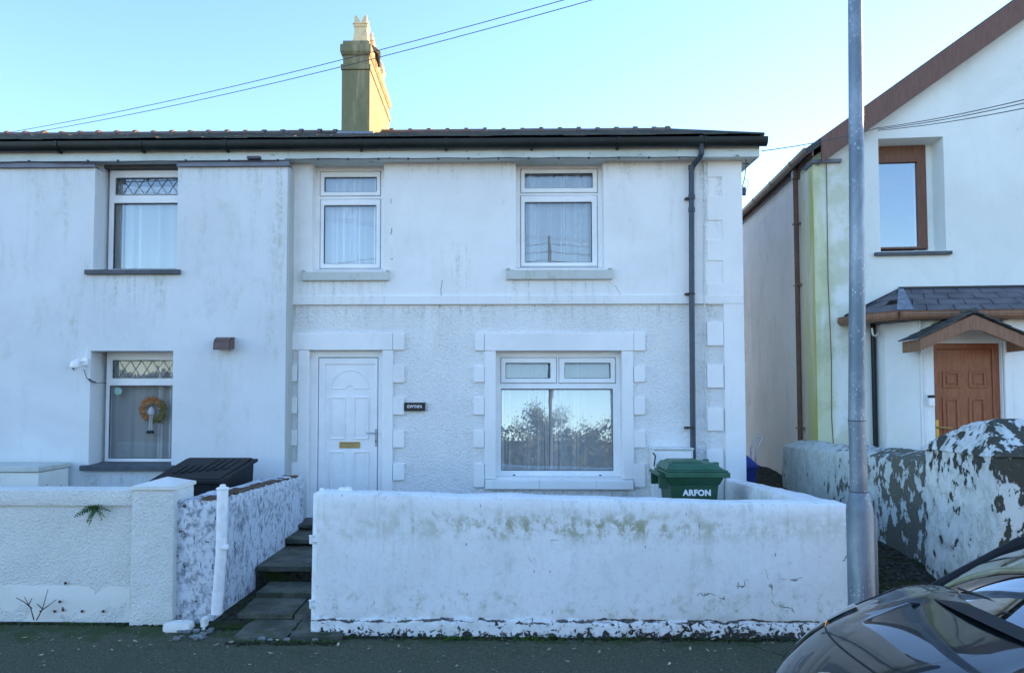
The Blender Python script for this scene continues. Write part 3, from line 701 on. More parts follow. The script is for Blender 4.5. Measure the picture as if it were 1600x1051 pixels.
# chimney
YC0, YC1 = 10.6, 12.7
ch = MB()
def cbox(a, b, z0p, z1p, ex, mb):
    z0 = Z(z0p, YC0, 556); z1 = Z(z1p, YC0, 556); x0, x1 = X(a, YC0, 100), X(b, YC0, 100); e = ex
    mb.box(x0, x1, YC0-e, YC1+e, z0, z1)
x0b, x1b = X(534, YC0, 150), X(578, YC0, 150)
cbox(534, 578, 235, 109.3, 0, ch); cb = ch.build('chimney', M['chimney'], house, bevel=.012)
m = MB(); cbox(532.5, 579.5, 109, 100.5, .02, m); cbox(535.5, 577, 100.3, 86, -.01, m)
za, zb_, zc_ = Z(86, YC0, 556), Z(82, YC0, 556), Z(69.5, YC0, 556)
for (p, q, e, f, z0, z1) in ((534, 578, 531.5, 580, za, zb_), ):
    a0, a1, b0, b1 = X(p, YC0, 85), X(q, YC0, 85), X(e, YC0, 85), X(f, YC0, 85)
    m.add([(a0, YC0, z0), (a1, YC0, z0), (a1, YC1, z0), (a0, YC1, z0), (b0, YC0-.03, z1), (b1, YC0-.03, z1), (b1, YC1+.03, z1), (b0, YC1+.03, z1)], [(0,3,2,1),(4,5,6,7),(0,1,5,4),(1,2,6,5),(2,3,7,6),(3,0,4,7)])
cbox(531.5, 580, 82, 69.6, .03, m); cbox(535, 577, 69.4, 63, 0, m)
m.build('chimney_cap', M['chimney'], cb, bevel=.012)
zp0 = Z(63, YC0, 556); u_ = (X(573, YC0, 50)-X(549, YC0, 50))/2; pcx = X(560.5, YC0, 50); k_ = YC0/FPX
def pot(y):
    m = MB(); hh = k_
    def fr(r0, r1, z0, z1): m.add([(pcx-r0, y-r0, z0), (pcx+r0, y-r0, z0), (pcx+r0, y+r0, z0), (pcx-r0, y+r0, z0), (pcx-r1, y-r1, z1), (pcx+r1, y-r1, z1), (pcx+r1, y+r1, z1), (pcx-r1, y+r1, z1)], [(0,3,2,1),(4,5,6,7),(0,1,5,4),(1,2,6,5),(2,3,7,6),(3,0,4,7)])
    r = u_
    fr(r*1.05, r*.82, zp0, zp0+27*hh); fr(r*.82, r*.88, zp0+27*hh, zp0+30*hh); fr(r*.92, r*.95, zp0+30*hh, zp0+34*hh); fr(r*1.02, r*1.02, zp0+34*hh, zp0+36*hh)
    zt = zp0+36*hh
    o = m.build('chimney_pot', M['pot'], cb, bevel=.006)
    n = MB()
    for s_ in (-1, 1):      # horned crown, scooped between the horns
        poly = [(pcx+s_*r*.82, zt), (pcx+s_*r*.82, zt+13.5*hh), (pcx+s_*r*.62, zt+12.6*hh), (pcx+s_*r*.34, zt+9.5*hh), (pcx+s_*r*.14, zt+5*hh), (pcx+s_*r*.05, zt+1.5*hh), (pcx+s_*r*.05, zt)]
        for yy in (y-r*.8, y+r*.62): n.prism(poly, yy, yy+r*.18, 'y')
        n.box(pcx+s_*r*.80-(.03 if s_ > 0 else 0), pcx+s_*r*.80+(.03 if s_ < 0 else 0), y-r*.60, y+r*.60, zt, zt+8*hh)
    n.build('crown', M['pot'], o)
for q in range(4): pot(YC0+.24+q*.53)
m = MB(); m.tube([(x1b-.02, YC0+.20, zp0), (x1b+.05, YC0+.36, zp0-.02), (x1b+.055, YC0+.5, zp0-.18)], [.035, .05, .02], 6); m.build('loose_flashing', M['black'], cb)
m = MB(); m.box(x0b-.06, x1b+.06, YC0-.05, YC1, ZE+(YC0-8.9)*SL-.0, ZE+(YC0-8.9)*SL+.045); m.build('flashing', M['lead'], cb)
# downpipe
def P(a, b, Y): v = at(a, b, Y); return (v.x, v.y, v.z)
yp = YF-.085
m = MB(); m.tube([P(1096, 226, YG+.03), P(1096, 240, YG+.05), P(1093.5, 246, YG+.10), P(1085, 256, yp-.03), P(1081, 263, yp), P(1080.5, 270, yp), P(1081, 480, yp), (X(1081, yp), yp, .25)], .034, 14)
dp = m.build('downpipe', M['pipe'], house, smooth=True)
m = MB()
for b in (262, 308, 328): v = P(1080.7, b, yp); m.lathe((v[0], v[1], v[2]-.03), [(.039, 0), (.041, .004), (.041, .055), (.039, .06)], 16)
v = P(1096, 226, YG+.03); m.lathe((v[0], v[1], v[2]-.02), [(.045, 0), (.045, .12)], 14)
m.build('pipe_collar', M['pipe'], dp, smooth=True)
for b in (309.5, 459, 668):
    m = MB(); v = P(1081, b, yp); m.lathe((v[0], v[1], v[2]-.012), [(.040, 0), (.040, .024)], 14); m.box(v[0]-.075, v[0]-.02, yp+.0, yp+.09, v[2]-.012, v[2]+.012); m.build('pipe_bracket', M['black'], dp)
# painted cable down by the quoins, telephone cable along the soffit
m = MB(); vv = P(1100.5, 252, yS-.02); m.tube([vv, P(1101, 330, yS-.02), P(1100, 420, yS-.02), P(1101.5, 560, yS-.02), (X(1101.5, yS), yS-.02, .3)], .009, 6)
for b in range(270, 700, 42): v = P(1101, b, yS-.02); m.box(v[0]-.012, v[0]+.012, v[1]-.012, v[1]+.02, v[2]-.010, v[2]+.010)
tag(m.build('wall_cable', M['cable_white']), 'white painted cable clipped vertically beside the corner quoins', 'cable')
m = MB(); pts = []
for k in range(0, 27):
    q = 445+k*25; pts.append(P(q, 248.5-(q-445)*.0045+.5*sin(k*1.7), 8.99 if q > 449 else 8.9))
m.tube(pts, .006, 6)
for q in range(497, 1090, 47): v = P(q, 249-(q-445)*.0045, 8.99); m.box(v[0]-.014, v[0]+.014, v[1]-.010, v[1]+.01, v[2]-.012, v[2]+.012)
tag(m.build('telephone_cable', M['cable']), 'thin black cable clipped under the fascia of the end terrace', 'cable')
m = MB(); yy = YF+.02
m.tube([P(1150, 243, 8.98), P(1163, 243, 9.05), P(1166, 252, 9.2), P(1164, 275, 9.22), P(1160.5, 290, 9.24), P(1161, 305, 9.24)], .006, 6)
m.tube([P(1160.5, 305, 9.24), P(1166, 298, 9.24), P(1169.5, 287, 9.24), P(1167, 280, 9.24), P(1162, 281, 9.24)], .004, 6)
v = P(1161, 298, 9.24); m.box(v[0]-.005, v[0]+.03, v[1]-.02, v[1]+.02, v[2]-.06, v[2]+.04)
tag(m.build('cable_loop', M['cable']), 'looped black cable and junction hanging off the house corner under the eaves', 'cable')
# name plate
r = R4(632, 628.5, 664.5, 641.5, YF)
pt = thing('name_plaque', 'small black slate house name plaque on the roughcast right of the door', 'plaque', ((r[0]+r[1])/2, YF-.02, r[2]))
MB().box(r[0], r[1], YF-.035, YF+.005, r[2], r[3]).build('plate', M['plate'], pt, bevel=.003)
text_mesh('lettering', 'GWYNFA', .052, M['ink'], pt, ((r[0]+r[1])/2, YF-.0365, (r[2]+r[3])/2), bold=.001, sx=.80)

# ------------------------------------------------------------------ left house
YL = 8.95
lh = thing('attached_house', 'pale blue grey rendered terrace house with leaded windows on the left', 'house', (-5, YL, .2))
XLE = X(447, YL, 500)
u1 = R4(147, 258, 277, 421, YL); u1 = (u1[0], u1[1], u1[2], 9)
u2 = R4(140, 548, 269, 727, YL)
ZLT = Z(261, YL, 300)
MB().holes(XLL, XLE, 0, ZLT, YL, YL+.25-.002, [u1, u2]).build('insulated_wall', M['left_render'], lh, bevel=.004)
MB().holes(XLL, XL-.002, 0, ZT, YF+.0, YF+.30, [(u1[0]-.02, u1[1]+.02, u1[2]-.02, 9), (u2[0]-.02, u2[1]+.02, u2[2]-.02, u2[3]+.02)]).build('wall', M['left_render'], lh)
MB().box(XLE+.001, XLE+.02, YL+.01, YL+.26, .3, ZLT).build('insulation_edge', M['left_edge'], lh)
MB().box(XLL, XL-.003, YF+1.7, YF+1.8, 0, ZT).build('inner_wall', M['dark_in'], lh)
MB().box(XLL, XL-.003, YF+5.302, YF+5.6, 0, ZT).build('back_wall', M['left_render'], lh)
m = MB()
def capseg(a, b):
    za, zb2 = Z(261, YL, 300), Z(254.5, YL, 300)
    m.box(a, b, YL-.04, 9.02, za+.002, za+.012); m.box(a, b, YL-.045, YL-.04, za-.006, zb2)
    m.add([(a, YL-.04, zb2), (b, YL-.04, zb2), (b, 9.0, zb2+.03), (a, 9.0, zb2+.03)], [(0, 1, 2, 3)])
capseg(XLL, u1[0]+.02); capseg(u1[1], XLE+.03)
m.build('wall_capping', M['cap'], lh)
eaves(lh, XLL, XL-.002, 1); gutter(lh, XLL, XL-.002)
rf2 = slates(lh, XLL, lambda y: XL-.002)
m = MB(); m.add([(XLL, YR, zr), (XL, YR, zr), (XL, 2*YR-8.87, ZE-.02), (XLL, 2*YR-8.87, ZE-.02)], [(0, 1, 2, 3)])
m.add([(XLL, YR, zr-.02), (XL, YR, zr-.02), (XL, 8.89, ZE-.03), (XLL, 8.89, ZE-.03)], [(3, 2, 1, 0)]); m.build('roof_slope', M['slate'], rf2)
ridge(rf2, XLL, XL-.01, 5)
YLW = YL+.32
o_ = R4(170, 266, 290, 422, YLW)
wu = window(lh, (o_[0], u1[1]+.02, u1[2]-.01, o_[3]), [((*R4(180, 277, 284, 305, YLW)[:1], u1[1]-.045, *R4(180, 277, 284, 305, YLW)[2:]), (R4(181, 278, 284, 304, YLW)[0], u1[1]-.06, *R4(181, 278, 284, 304, YLW)[2:]), True),
     ((R4(177, 317, 284, 420, YLW)[0], u1[1]-.04, *R4(177, 317, 284, 420, YLW)[2:]), (R4(178, 318, 284, 420, YLW)[0], u1[1]-.045, *R4(178, 318, 284, 420, YLW)[2:]), False)], YLW, M['upvc'], (M['glass'], M['glass']), 'upstairs window with leaded top light', lead=6)
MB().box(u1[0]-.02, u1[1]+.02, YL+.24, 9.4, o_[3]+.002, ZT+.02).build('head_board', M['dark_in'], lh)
r = R4(132, 421, 280, 428, YL-.05); MB().prism([(YL-.06, r[2]), (YL-.06, r[3]), (YLW, r[3]+.012), (YLW, r[2])], r[0], r[1], 'x').build('sill', M['sill_slate'], wu, bevel=.004)
o_ = R4(165, 554, 282, 721, YLW); q1 = R4(175, 562, 276, 591, YLW); q2 = R4(170, 602, 276, 716, YLW)
wd_ = window(lh, (o_[0], u2[1]+.02, o_[2], u2[3]+.01), [((q1[0], u2[1]-.04, q1[2], q1[3]), (q1[0]+.008, u2[1]-.055, q1[2]+.008, q1[3]-.008), True), ((q2[0], u2[1]-.04, q2[2], q2[3]), (q2[0], u2[1]-.04, q2[2], q2[3]), False)], YLW, M['upvc'], (M['glass_lead'], M['glass_lead']), 'downstairs window with leaded top light', lead=6)
r = R4(125, 727, 272, 735, YL-.05); zt_ = R4(165, 554, 282, 722, YLW)[2]
MB().prism([(YL-.07, r[2]), (YL-.07, r[3]), (YLW+.02, zt_+.004), (YLW+.02, r[2])], r[0], r[1], 'x').build('sill', M['sill_slate'], wd_, bevel=.004)
r = R4(172, 266, 292, 424, YLW+.1); curtain('net_curtain', 'bright net curtain tied back in the upstairs window with the leaded top light', r[0]+.20, u1[1]+.1, r[2], r[3]-.22, YLW+.1, M['net_thick'], 4, .02, 11)
curtain('net_curtain', 'grey curtain edge at the left of the leaded upstairs window', r[0]-.05, r[0]+.14, r[2], r[3], YLW+.16, M['net'], 3, .03, 12, group='net curtains in the windows')
r = R4(166, 556, 290, 724, YLW+.1)
curtain('net_curtain', 'pleated net curtain behind the autumn wreath in the downstairs leaded window', r[0]-.02, u2[1]+.1, r[2], r[3], YLW+.16, M['net'], 6, .03, 13)
# wreath with dangling legs
wc_ = at(238, 640, YLW+.055); wt = thing('autumn_wreath', 'orange leafy wreath with a small figure dangling legs, hanging in the left downstairs window', 'wreath', wc_)
M['orange'] = simple('orange leaves', (.62, .28, .13), .8, .2, 0, .4, 40); M['olive'] = simple('olive leaves', (.25, .22, .10), .8, .2, 0, .4, 40)
def leafring(n, r, mat, name, seed, a0=0, a1=2*pi):
    rnd = random.Random(seed); m = MB()
    for k in range(n):
        a = rnd.uniform(a0, a1); rr = r+rnd.uniform(-.03, .035); c = wc_+Vector((rr*cos(a), rnd.uniform(-.015, .015), rr*sin(a)))
        s_ = rnd.uniform(.018, .035); th = rnd.uniform(0, 6.28); d = Vector((cos(th), rnd.uniform(-.3, .3), sin(th)))*s_; e = Vector((-sin(th), rnd.uniform(-.4, .4), cos(th)))*s_*.55
        m.add([c-d, c+e, c+d, c-e], [(0, 1, 2, 3)])
    m.build(name, mat, wt)
leafring(190, .125, M['orange'], 'leaves', 1, .3, 4.2); leafring(130, .135, M['olive'], 'leaves', 2, -1.6, .8)
m = MB(); m.lathe((wc_.x, wc_.y-.02, wc_.z-.06), [(.004, 0), (.045, .005), (.05, .03), (.035, .075), (.01, .10)], 12); m.build('body', simple('grey felt', (.5, .5, .52), .9, .1), wt, smooth=True)
for s_ in (-1, 1):
    m = MB(); m.tube([wc_+Vector((s_*.014, -.02, -.05)), wc_+Vector((s_*.012-.006, -.02, -.16)), wc_+Vector((s_*.018-.01, -.02, -.27))], .009, 8); g_ = m.build('leg', M['ink'], wt, smooth=True)
    m = MB(); m.lathe((wc_.x+s_*.022-.01, wc_.y-.025, wc_.z-.30), [(.012, 0), (.03, .008), (.028, .025), (.014, .04)], 12); m.build('boot', M['black'], g_, smooth=True)
v = at(184, 611, YLW+.02); m = MB().lathe((v.x, v.y, v.z), [(.045, 0), (.05, .004), (.03, .008)], 20, 'y'); tag(m.build('window_disc', simple('pale green disc', (.35, .55, .48), .5, .4)), 'small pale green disc stuck inside the top corner of the left downstairs window', 'disc')
# vent cowl
r = R4(337, 526, 362, 547, YL-.1)
vt = thing('vent_cowl', 'brown plastic vent cowl on the left house wall', 'vent', ((r[0]+r[1])/2, YL, r[2]))
p = [(YL, r[3]), (YL-.08, r[3]-.004), (YL-.14, r[3]-.03), (YL-.175, r[3]-.075), (YL-.185, r[2]+.0)]
m = MB(); m.prism(p+[(YL-.177, r[2]), (YL-.167, r[3]-.078), (YL-.135, r[3]-.038), (YL-.08, r[3]-.012), (YL, r[3]-.008)], r[0], r[1], 'x')
for a in (r[0], r[1]-.006): m.prism(p+[(YL, r[2]+.03)], a, a+.006, 'x')
m.build('hood', M['vent'], vt)
MB().box(r[0]+.008, r[1]-.008, YL-.02, YL, r[2]+.02, r[3]-.02).build('grille', M['black'], vt)
# security camera
v = at(117, 570, YL-.12); sc = thing('security_camera', 'white dome security camera with aerial beside the left downstairs window', 'camera', (v.x, YL, v.z))
m = MB(); m.lathe((v.x, v.y, v.z-.045), [(.03, -.0), (.052, .015), (.058, .04), (.052, .075), (.03, .095), (.012, .1)], 20); m.build('housing', M['upvc'], sc, smooth=True)
m = MB(); m.lathe((v.x, v.y, v.z-.060), [(.008, -.012), (.026, 0), (.034, .02), (.03, .03)], 18); hb = m.build('lens_ball', M['upvc'], sc, smooth=True)
MB().lathe((v.x+.0, v.y-.036, v.z-.045), [(.012, 0), (.012, .006)], 14, 'y').build('lens', M['black'], hb)
m = MB(); m.tube([(v.x, v.y, v.z+.05), (v.x+.02, v.y+.03, v.z+.055), (v.x+.06, YL-.02, v.z+.05)], .018, 8); m.box(v.x+.04, v.x+.10, YL-.03, YL, v.z+.0, v.z+.09); m.build('bracket', M['upvc'], sc)
MB().tube([(v.x+.08, YL-.03, v.z+.08), (v.x+.105, YL-.04, v.z+.21)], .006, 6).build('aerial', M['upvc'], sc)
a = at(131, 577, YL-.01); b = at(139, 594, YL-.01); m = MB(); m.tube([a, (a+b)/2+Vector((.0, 0, -.03)), b, at(144, 596, YL-.02), at(151, 598, YL+.0), at(166, 598, YL+.28)], .004, 6); m.tube([at(139, 592, YL-.02), at(144, 596, YL-.02), at(149, 597, YL-.02)], .012, 6)
tag(m.build('camera_cable', M['cable']), 'short black cable from the security camera to the window frame', 'cable')
# cables on left house under fascia
m = MB(); pts = [P(q, 250.5+3*abs(sin((q-40)/66.))*(1 if q < 300 else .3)+(450-q)*.004, YL-.06) for q in range(-20, 448, 18)]; m.tube(pts, .006, 6)
for q in (45, 137, 184, 290, 358, 434): v = P(q, 250+(450-q)*.004, YL-.06); m.box(v[0]-.01, v[0]+.01, v[1]-.01, v[1]+.02, v[2]-.01, v[2]+.01)
v = P(398, 246, YL-.06); m.box(v[0]-.09, v[0]+.07, v[1]-.02, v[1]+.04, v[2]-.02, v[2]+.012)
tag(m.build('eaves_cable', M['cable']), 'sagging black cable pinned along the left house eaves', 'cable')
m = MB(); m.tube([P(448, 252, 8.93), P(452, 262, 9.0), P(455, 268, 9.1)], .008, 6); 
tag(m.build('cable_hook', M['cable']), 'black cable end hanging between the two houses at the eaves', 'cable')

# ------------------------------------------------------------------ left boundary wall, pier
YB = 6.28
bw = thing('boundary_wall', 'white stippled garden wall with a flat coping left of the square pier', 'wall', (-4.5, YB, 0))
zc0 = Z(790, YB, 100); zc1 = Z(764, YB, 100); xp0 = X(203, YB, 870)
MB().rough(-9, xp0+.02, YB, YB+.22, -.1, zc0+.01, .06, .02, .006, 5).build('wall', M['stipple'], bw, smooth=True)
MB().rough(-9, xp0+.03, YB-.03, YB+.25, zc0, zc1, .04, .02, .004, 5, seed=3).build('coping', M['stipple'], bw, smooth=True)
MB().rough(-9, xp0+.012, YB-.004, YB+.1, -.1, Z(915, YB, 100), .05, .006, .007, 5, seed=2).build('plinth', M['foot'], bw, smooth=True)
pier = thing('gate_pier', 'white stippled square pier with a low pyramid cap at the end of the left wall', 'pier', (-2.7, 6.2, 0))
YP = 6.2; xa, xb = X(203, YP, 870), X(271, YP, 870); zt_ = Z(760, YP, 240)
MB().rough(xa, xb, YP, YP+.42, -.08, zt_-.02, .04, .018, .008, 5, seed=5).build('shaft', M['stipple'], pier, smooth=True)
ax, ay = at(268, 744, YP+.26).x, YP+.21; e = .012
apz = at(266, 744, ay).z
m = MB(); m.box(xa-e, xb+e, YP-e, YP+.42+e, zt_-.03, zt_); axm = (xa+xb)/2+.03
m.add([(xa-e, YP-e, zt_), (xb+e, YP-e, zt_), (xb+e, YP+.42+e, zt_), (xa-e, YP+.42+e, zt_), (axm, YP+.21, apz)], [(0, 1, 4), (1, 2, 4), (2, 3, 4), (3, 0, 4)])
m.build('cap', M['foot'], pier, bevel=.008)
# path wall (peeling)
YQ = 6.26
pw = thing('path_wall', 'peeling grey and white wall running back beside the front path', 'wall', (-2.1, YQ, 0))
xq0, xq1 = X(272, YQ, 870), X(334, YQ, 870)
xe1 = X(478, 9.0, 780); ztf, ztb = Z(779, YQ, 320), Z(741, 8.93, 470)
def pwx(p):
    t_ = (p.y-YQ)/(8.93-YQ); tx = (p.x-xq0)/(xq1-xq0)
    lx = xq0+(xe1-.28-xq0)*t_; rx = xq1+(xe1-xq1)*t_
    return Vector((lx+(rx-lx)*tx, p.y, p.z))
MB().rough(xq0, xq1, YQ, 8.93, .0, 1.0, .05, .03, .012, 4, top=lambda x, y: ztf+(ztb-ztf)*(y-YQ)/(8.93-YQ)+.012*noise.noise(Vector((x*4, y*5, 1))), xf=pwx, seed=7).build('wall', M['peel'], pw, smooth=True)
m = MB()
for k in range(16):
    t_ = k/16.; y = YQ+(8.7-YQ)*t_; rx = xq1+(xe1-xq1)*(y-YQ)/(8.93-YQ); z = ztf+(ztb-ztf)*(y-YQ)/(8.93-YQ)
    m.rough(rx-.10-random.random()*.08, rx-.005+random.random()*.015, y, y+.08+random.random()*.08, z-.012, z+.004+random.random()*.008, .03, .006, .006, 20, seed=k)
m.build('slate_packing', simple('brown slate edge', (.13, .09, .065), .9, .1, 0, .5, 14), pw)
# front garden wall
YM = 6.0
fw = thing('front_garden_wall', 'low white weathered garden wall with a rough plinth along the pavement', 'wall', (.6, YM, 0))
xa, xb = X(492, YM, 870), X(1331, YM, 870)
def ftop(x, y):
    t_ = (x-xa)/(xb-xa); q = 768+18.5*max(0, min(1, t_*1.05))**.8
    return Z(q, YM, 490+835*t_)+.006*noise.noise(Vector((x*2.5, 0, 0)))-.0
MB().rough(xa, xb, YM, YM+.24, .10, 1.0, .045, .045, .008, 3.2, top=ftop, seed=9).build('wall', M['fwall'], fw, smooth=True)
def ptop(x, y): return .145+.018*noise.fractal(Vector((x*3, 0, 2)), .9, 2, 4)-.02*(x-xa)/(xb-xa)
MB().rough(xa-.025, xb, YM-.024, YM+.2, -.04, .15, .022, .02, .012, 7, top=ptop, seed=10).build('plinth', M['plinth'], fw, smooth=True)
# return wall running back to the house corner
rw = thing('return_garden_wall', 'white garden wall running back from the street corner to the house corner', 'wall', (2.9, 7.5, 0))
xr1 = XR-.02
zrf, zrb = ftop(xb, 0)-.002, Z(748, 9.15, 1160)
def rwx(p):
    t_ = (p.y-(YM+.2))/(9.18-YM-.2); sh = (xr1-xb)*t_; return Vector((p.x+sh, p.y, p.z))
MB().rough(xb-.24, xb, YM+.20, 9.18, 0, 1.0, .06, .05, .008, 3, top=lambda x, y: zrf+(zrb-zrf)*min(1, (y-6.2)/2.9), xf=rwx, seed=11).build('wall', M['fwall'], rw, smooth=True)

# gate posts
gp = thing('gate_post', 'tall white round metal gate post against the peeling path wall', 'gate post', (X(345, 6.05, 900), 6.08, .02), group='white metal gate posts')
xg = X(345.5, 6.08, 870); r_ = .045; zt_ = Z(764, 6.08, 345)
m = MB(); m.tube([(X(338.5, 6.08, 950), 6.08, Z(958, 6.08, 340)), (xg, 6.08, (zt_+.1)/2), (X(348, 6.08, 770), 6.08, zt_)], [r_*1.0, r_*.98, r_], 16); m.build('post', M['gpost'], gp, smooth=True)
xt = X(348, 6.08, 770); m = MB(); m.lathe((xt, 6.08, zt_), [(.052, 0), (.054, .008), (.045, .016), (.024, .022), (.024, .036), (.012, .042)], 18); m.build('cap', M['gpost'], gp, smooth=True)
v = at(350, 855, 6.03); m = MB(); m.box(v.x-.02, v.x+.035, 6.02, 6.06, v.z-.012, v.z+.012); m.tube([(v.x+.03, 6.03, v.z-.01), (v.x+.03, 6.03, v.z+.03)], .01, 8); m.build('latch', M['gpost'], gp, bevel=.003)
gp2 = thing('gate_post', 'white metal gate post with two hinge lugs at the left end of the front wall', 'gate post', (X(491, 6.02, 900), 6.12, .02), group='white metal gate posts')
xg = X(500, 6.12, 800); zt_ = Z(770, 6.12, 500)
m = MB(); m.tube([(xg-.015, 6.10, .06), (xg-.005, 6.10, zt_)], .046, 16); m.build('post', M['gpost'], gp2, smooth=True)
m = MB(); m.lathe((X(503, 6.1, 765), 6.10, zt_-.005), [(.055, 0), (.057, .01), (.045, .018), (.02, .028), (.02, .045), (.012, .05)], 18); m.build('cap', M['gpost'], gp2, smooth=True)
for q in (843, 944):
    v = at(486, q, 6.04); m = MB(); m.box(v.x-.0, v.x+.06, 6.03, 6.06, v.z-.016, v.z+.016); m.tube([(v.x, 6.04, v.z-.03), (v.x, 6.04, v.z+.03)], .014, 10); m.lathe((v.x, 6.04, v.z+.03), [(.02, 0), (.02, .008)], 10); m.build('hinge', M['gpost'], gp2, bevel=.003)
m = MB(); 
for k, (a, b) in enumerate(((516, 768), (522, 766), (528, 764), (533, 760.5), (538, 762), (545, 759.5), (546, 764), (540, 766))):
    v = at(a, b, YM+.14); m.rough(v.x-.02, v.x+.025, v.y-.03, v.y+.03, v.z-.06, v.z+.0, .02, .008, .01, 20, seed=k)
m.build('wall_fragment', M['fwall'], None); o = bpy.data.objects['wall_fragment']; tag(o, 'broken white lump of render on top of the front wall by the gate post', 'render lump')

# path and steps
xpl, xpr = -2.35, -1.16
def slab(mb, x0, x1, y0, y1, z, dz=0, th=.07, tilt=0, seed=0):
    mb.rough(x0, x1, y0, y1, z-th, z, .05, .012, .005, 6, seed=seed)
pth = MB()
rows = [(5.86, 6.32, [-2.06, -1.62, -1.18]), (6.34, 6.84, [-2.2, -1.70, -1.16]), (6.86, 7.28, [-2.2, -1.52, -1.16])]
for i, (y0, y1, xs) in enumerate(rows):
    for k in range(len(xs)-1): slab(pth, xs[k]+.012, xs[k+1], y0+random.uniform(-.03, .02), y1, .035+.035*i+random.uniform(-.008, .008), seed=i*5+k)
ground('garden_path', pth, M['slab']).data
for p_ in bpy.data.objects['garden_path'].data.polygons: p_.use_smooth = False
ground('path_bed', MB().box(-2.4, -1.16, 6.1, 9.2, -.2, .03), M['earth'])
for i, (y0, y1, z0, z1, xl_, lab) in enumerate(((7.28, 8.25, 0, .262, -2.32, 'lowest and widest dark slate step of the front path'), (8.2, 8.75, .2, .345, -2.33, 'middle dark slate step of the front path'), (8.7, 9.17, .3, .42, -2.31, 'top dark step against the front door threshold'))):
    m = MB(); m.rough(xl_, -1.17, y0, y1, z0, z1-.05, .06, .02, .012, 6, seed=i+20); st = m.build('step', M['earth'], None, smooth=True); tag(st, lab, 'step', 'steps up to the front door')
    m = MB(); m.rough(xl_-.0, -1.7, y0-.035, y1, z1-.052, z1, .05, .014, .006, 6, seed=i+30); m.rough(-1.69, -1.17, y0-.03, y1, z1-.050, z1+.003, .05, .014, .006, 6, seed=i+33); m.build('tread', M['slab'], st, smooth=True)
# rubble at the gate
def rock(mb, c, s, seed): mb.rough(c[0]-s[0], c[0]+s[0], c[1]-s[1], c[1]+s[1], c[2]-s[2], c[2]+s[2], max(s)/3, min(s)*.6, min(s)*.5, 9, seed=seed)
m = MB(); v = at(276, 972, 6.1); rock(m, (v.x+.02, 6.1, .03), (.11, .06, .045), 2); tag(m.build('render_chunk', M['foot'], None, smooth=True), 'pale broken chunk of render at the foot of the peeling wall', 'rubble')
m = MB(); v = at(318, 967, 6.12); rock(m, (v.x, 6.14, .04), (.03, .05, .06), 5); tag(m.build('render_chunk', M['foot'], None, smooth=True), 'small upright chip of render beside the gate post foot', 'rubble')
m = MB(); rnd = random.Random(4)
for k in range(60):
    px_ = rnd.choice([rnd.uniform(278, 330), rnd.uniform(395, 500)]); v = at(px_, rnd.uniform(966, 985), 6.0); s_ = rnd.uniform(.008, .028); rock(m, (v.x, rnd.uniform(5.82, 6.1), .02), (s_, s_*.7, s_*.5), k)
o = m.build('rubble', M['stone']); o['kind'] = 'stuff'; o['label'] = 'broken stones and grit along the gate threshold'; o['category'] = 'rubble'

# storage box behind the pier
sbx = thing('storage_box', 'large black plastic lidded box standing behind the square pier', 'storage box', (-3.0, 7.9, .2))
yf_, yb_ = 7.35, 8.45
xa, xb = X(237, yf_, 747), X(345, yf_, 747); zf_, zb2 = Z(748, yf_, 300), Z(714, yb_, 340)
xa2, xb2 = X(293, yb_, 714), X(400, yb_, 714)
def wedge(m, ex, dz0, dz1):
    V = [(xa-ex, yf_-ex, zf_+dz0), (xb+ex, yf_-ex, zf_+dz0), (xb2+ex, yb_+ex, zb2+dz0), (xa2-ex, yb_+ex, zb2+dz0)]
    V += [(a, b, c_-dz0+dz1) for a, b, c_ in V]; m.add(V, [(0, 3, 2, 1), (4, 5, 6, 7), (0, 1, 5, 4), (1, 2, 6, 5), (2, 3, 7, 6), (3, 0, 4, 7)])
m = MB(); 
V = [(xa+.05, yf_+.05, .2), (xb-.05, yf_+.05, .2), (xb2-.05, yb_-.03, .2), (xa2+.05, yb_-.03, .2), (xa+.015, yf_+.02, zf_-.04), (xb-.015, yf_+.02, zf_-.04), (xb2-.015, yb_-.01, zb2-.04), (xa2+.015, yb_-.01, zb2-.04)]
m.add(V, [(0, 3, 2, 1), (4, 5, 6, 7), (0, 1, 5, 4), (1, 2, 6, 5), (2, 3, 7, 6), (3, 0, 4, 7)]); m.build('body', M['box_black'], sbx, bevel=.02)
m = MB(); wedge(m, .02, -.05, -.015); wedge(m, -.03, -.016, .0); ld = m.build('lid', M['box_black'], sbx, bevel=.01)
m = MB()
def lidp(u, v, dz=0): 
    a = Vector((xa+(xb-xa)*u, yf_, zf_)); b = Vector((xa2+(xb2-xa2)*u, yb_, zb2)); return a.lerp(b, v)+Vector((0, 0, dz))
for k in range(7):
    u0 = .16+.105*k; v0 = .22+.03*k; v1 = .86-(.28 if k < 3 else 0)
    p = [lidp(u0, v0, 0), lidp(u0+.055, v0, 0), lidp(u0+.055, v1, 0), lidp(u0, v1, 0)]; q = [x_+Vector((0, 0, .012)) for x_ in p]
    m.add(p+q, [(0, 3, 2, 1), (4, 5, 6, 7), (0, 1, 5, 4), (1, 2, 6, 5), (2, 3, 7, 6), (3, 0, 4, 7)])
m.build('lid_rib', M['box_black'], ld, bevel=.006)
# little walled box at far left
r = R4(-60, 731, 62, 765, 8.3); lb = thing('low_block', 'low rendered block with a slab top at the left edge behind the garden wall', 'low wall', (-5.6, 8.5, .2))
MB().box(r[0], r[1]-.015, 8.3, 8.9, .2, Z(738, 8.3, 0)).build('block', M['foot'], lb, bevel=.008)
MB().box(r[0], r[1], 8.28, 8.92, Z(737, 8.3, 0), Z(729, 8.3, 0)).build('slab', M['old_sill'], lb, bevel=.008)

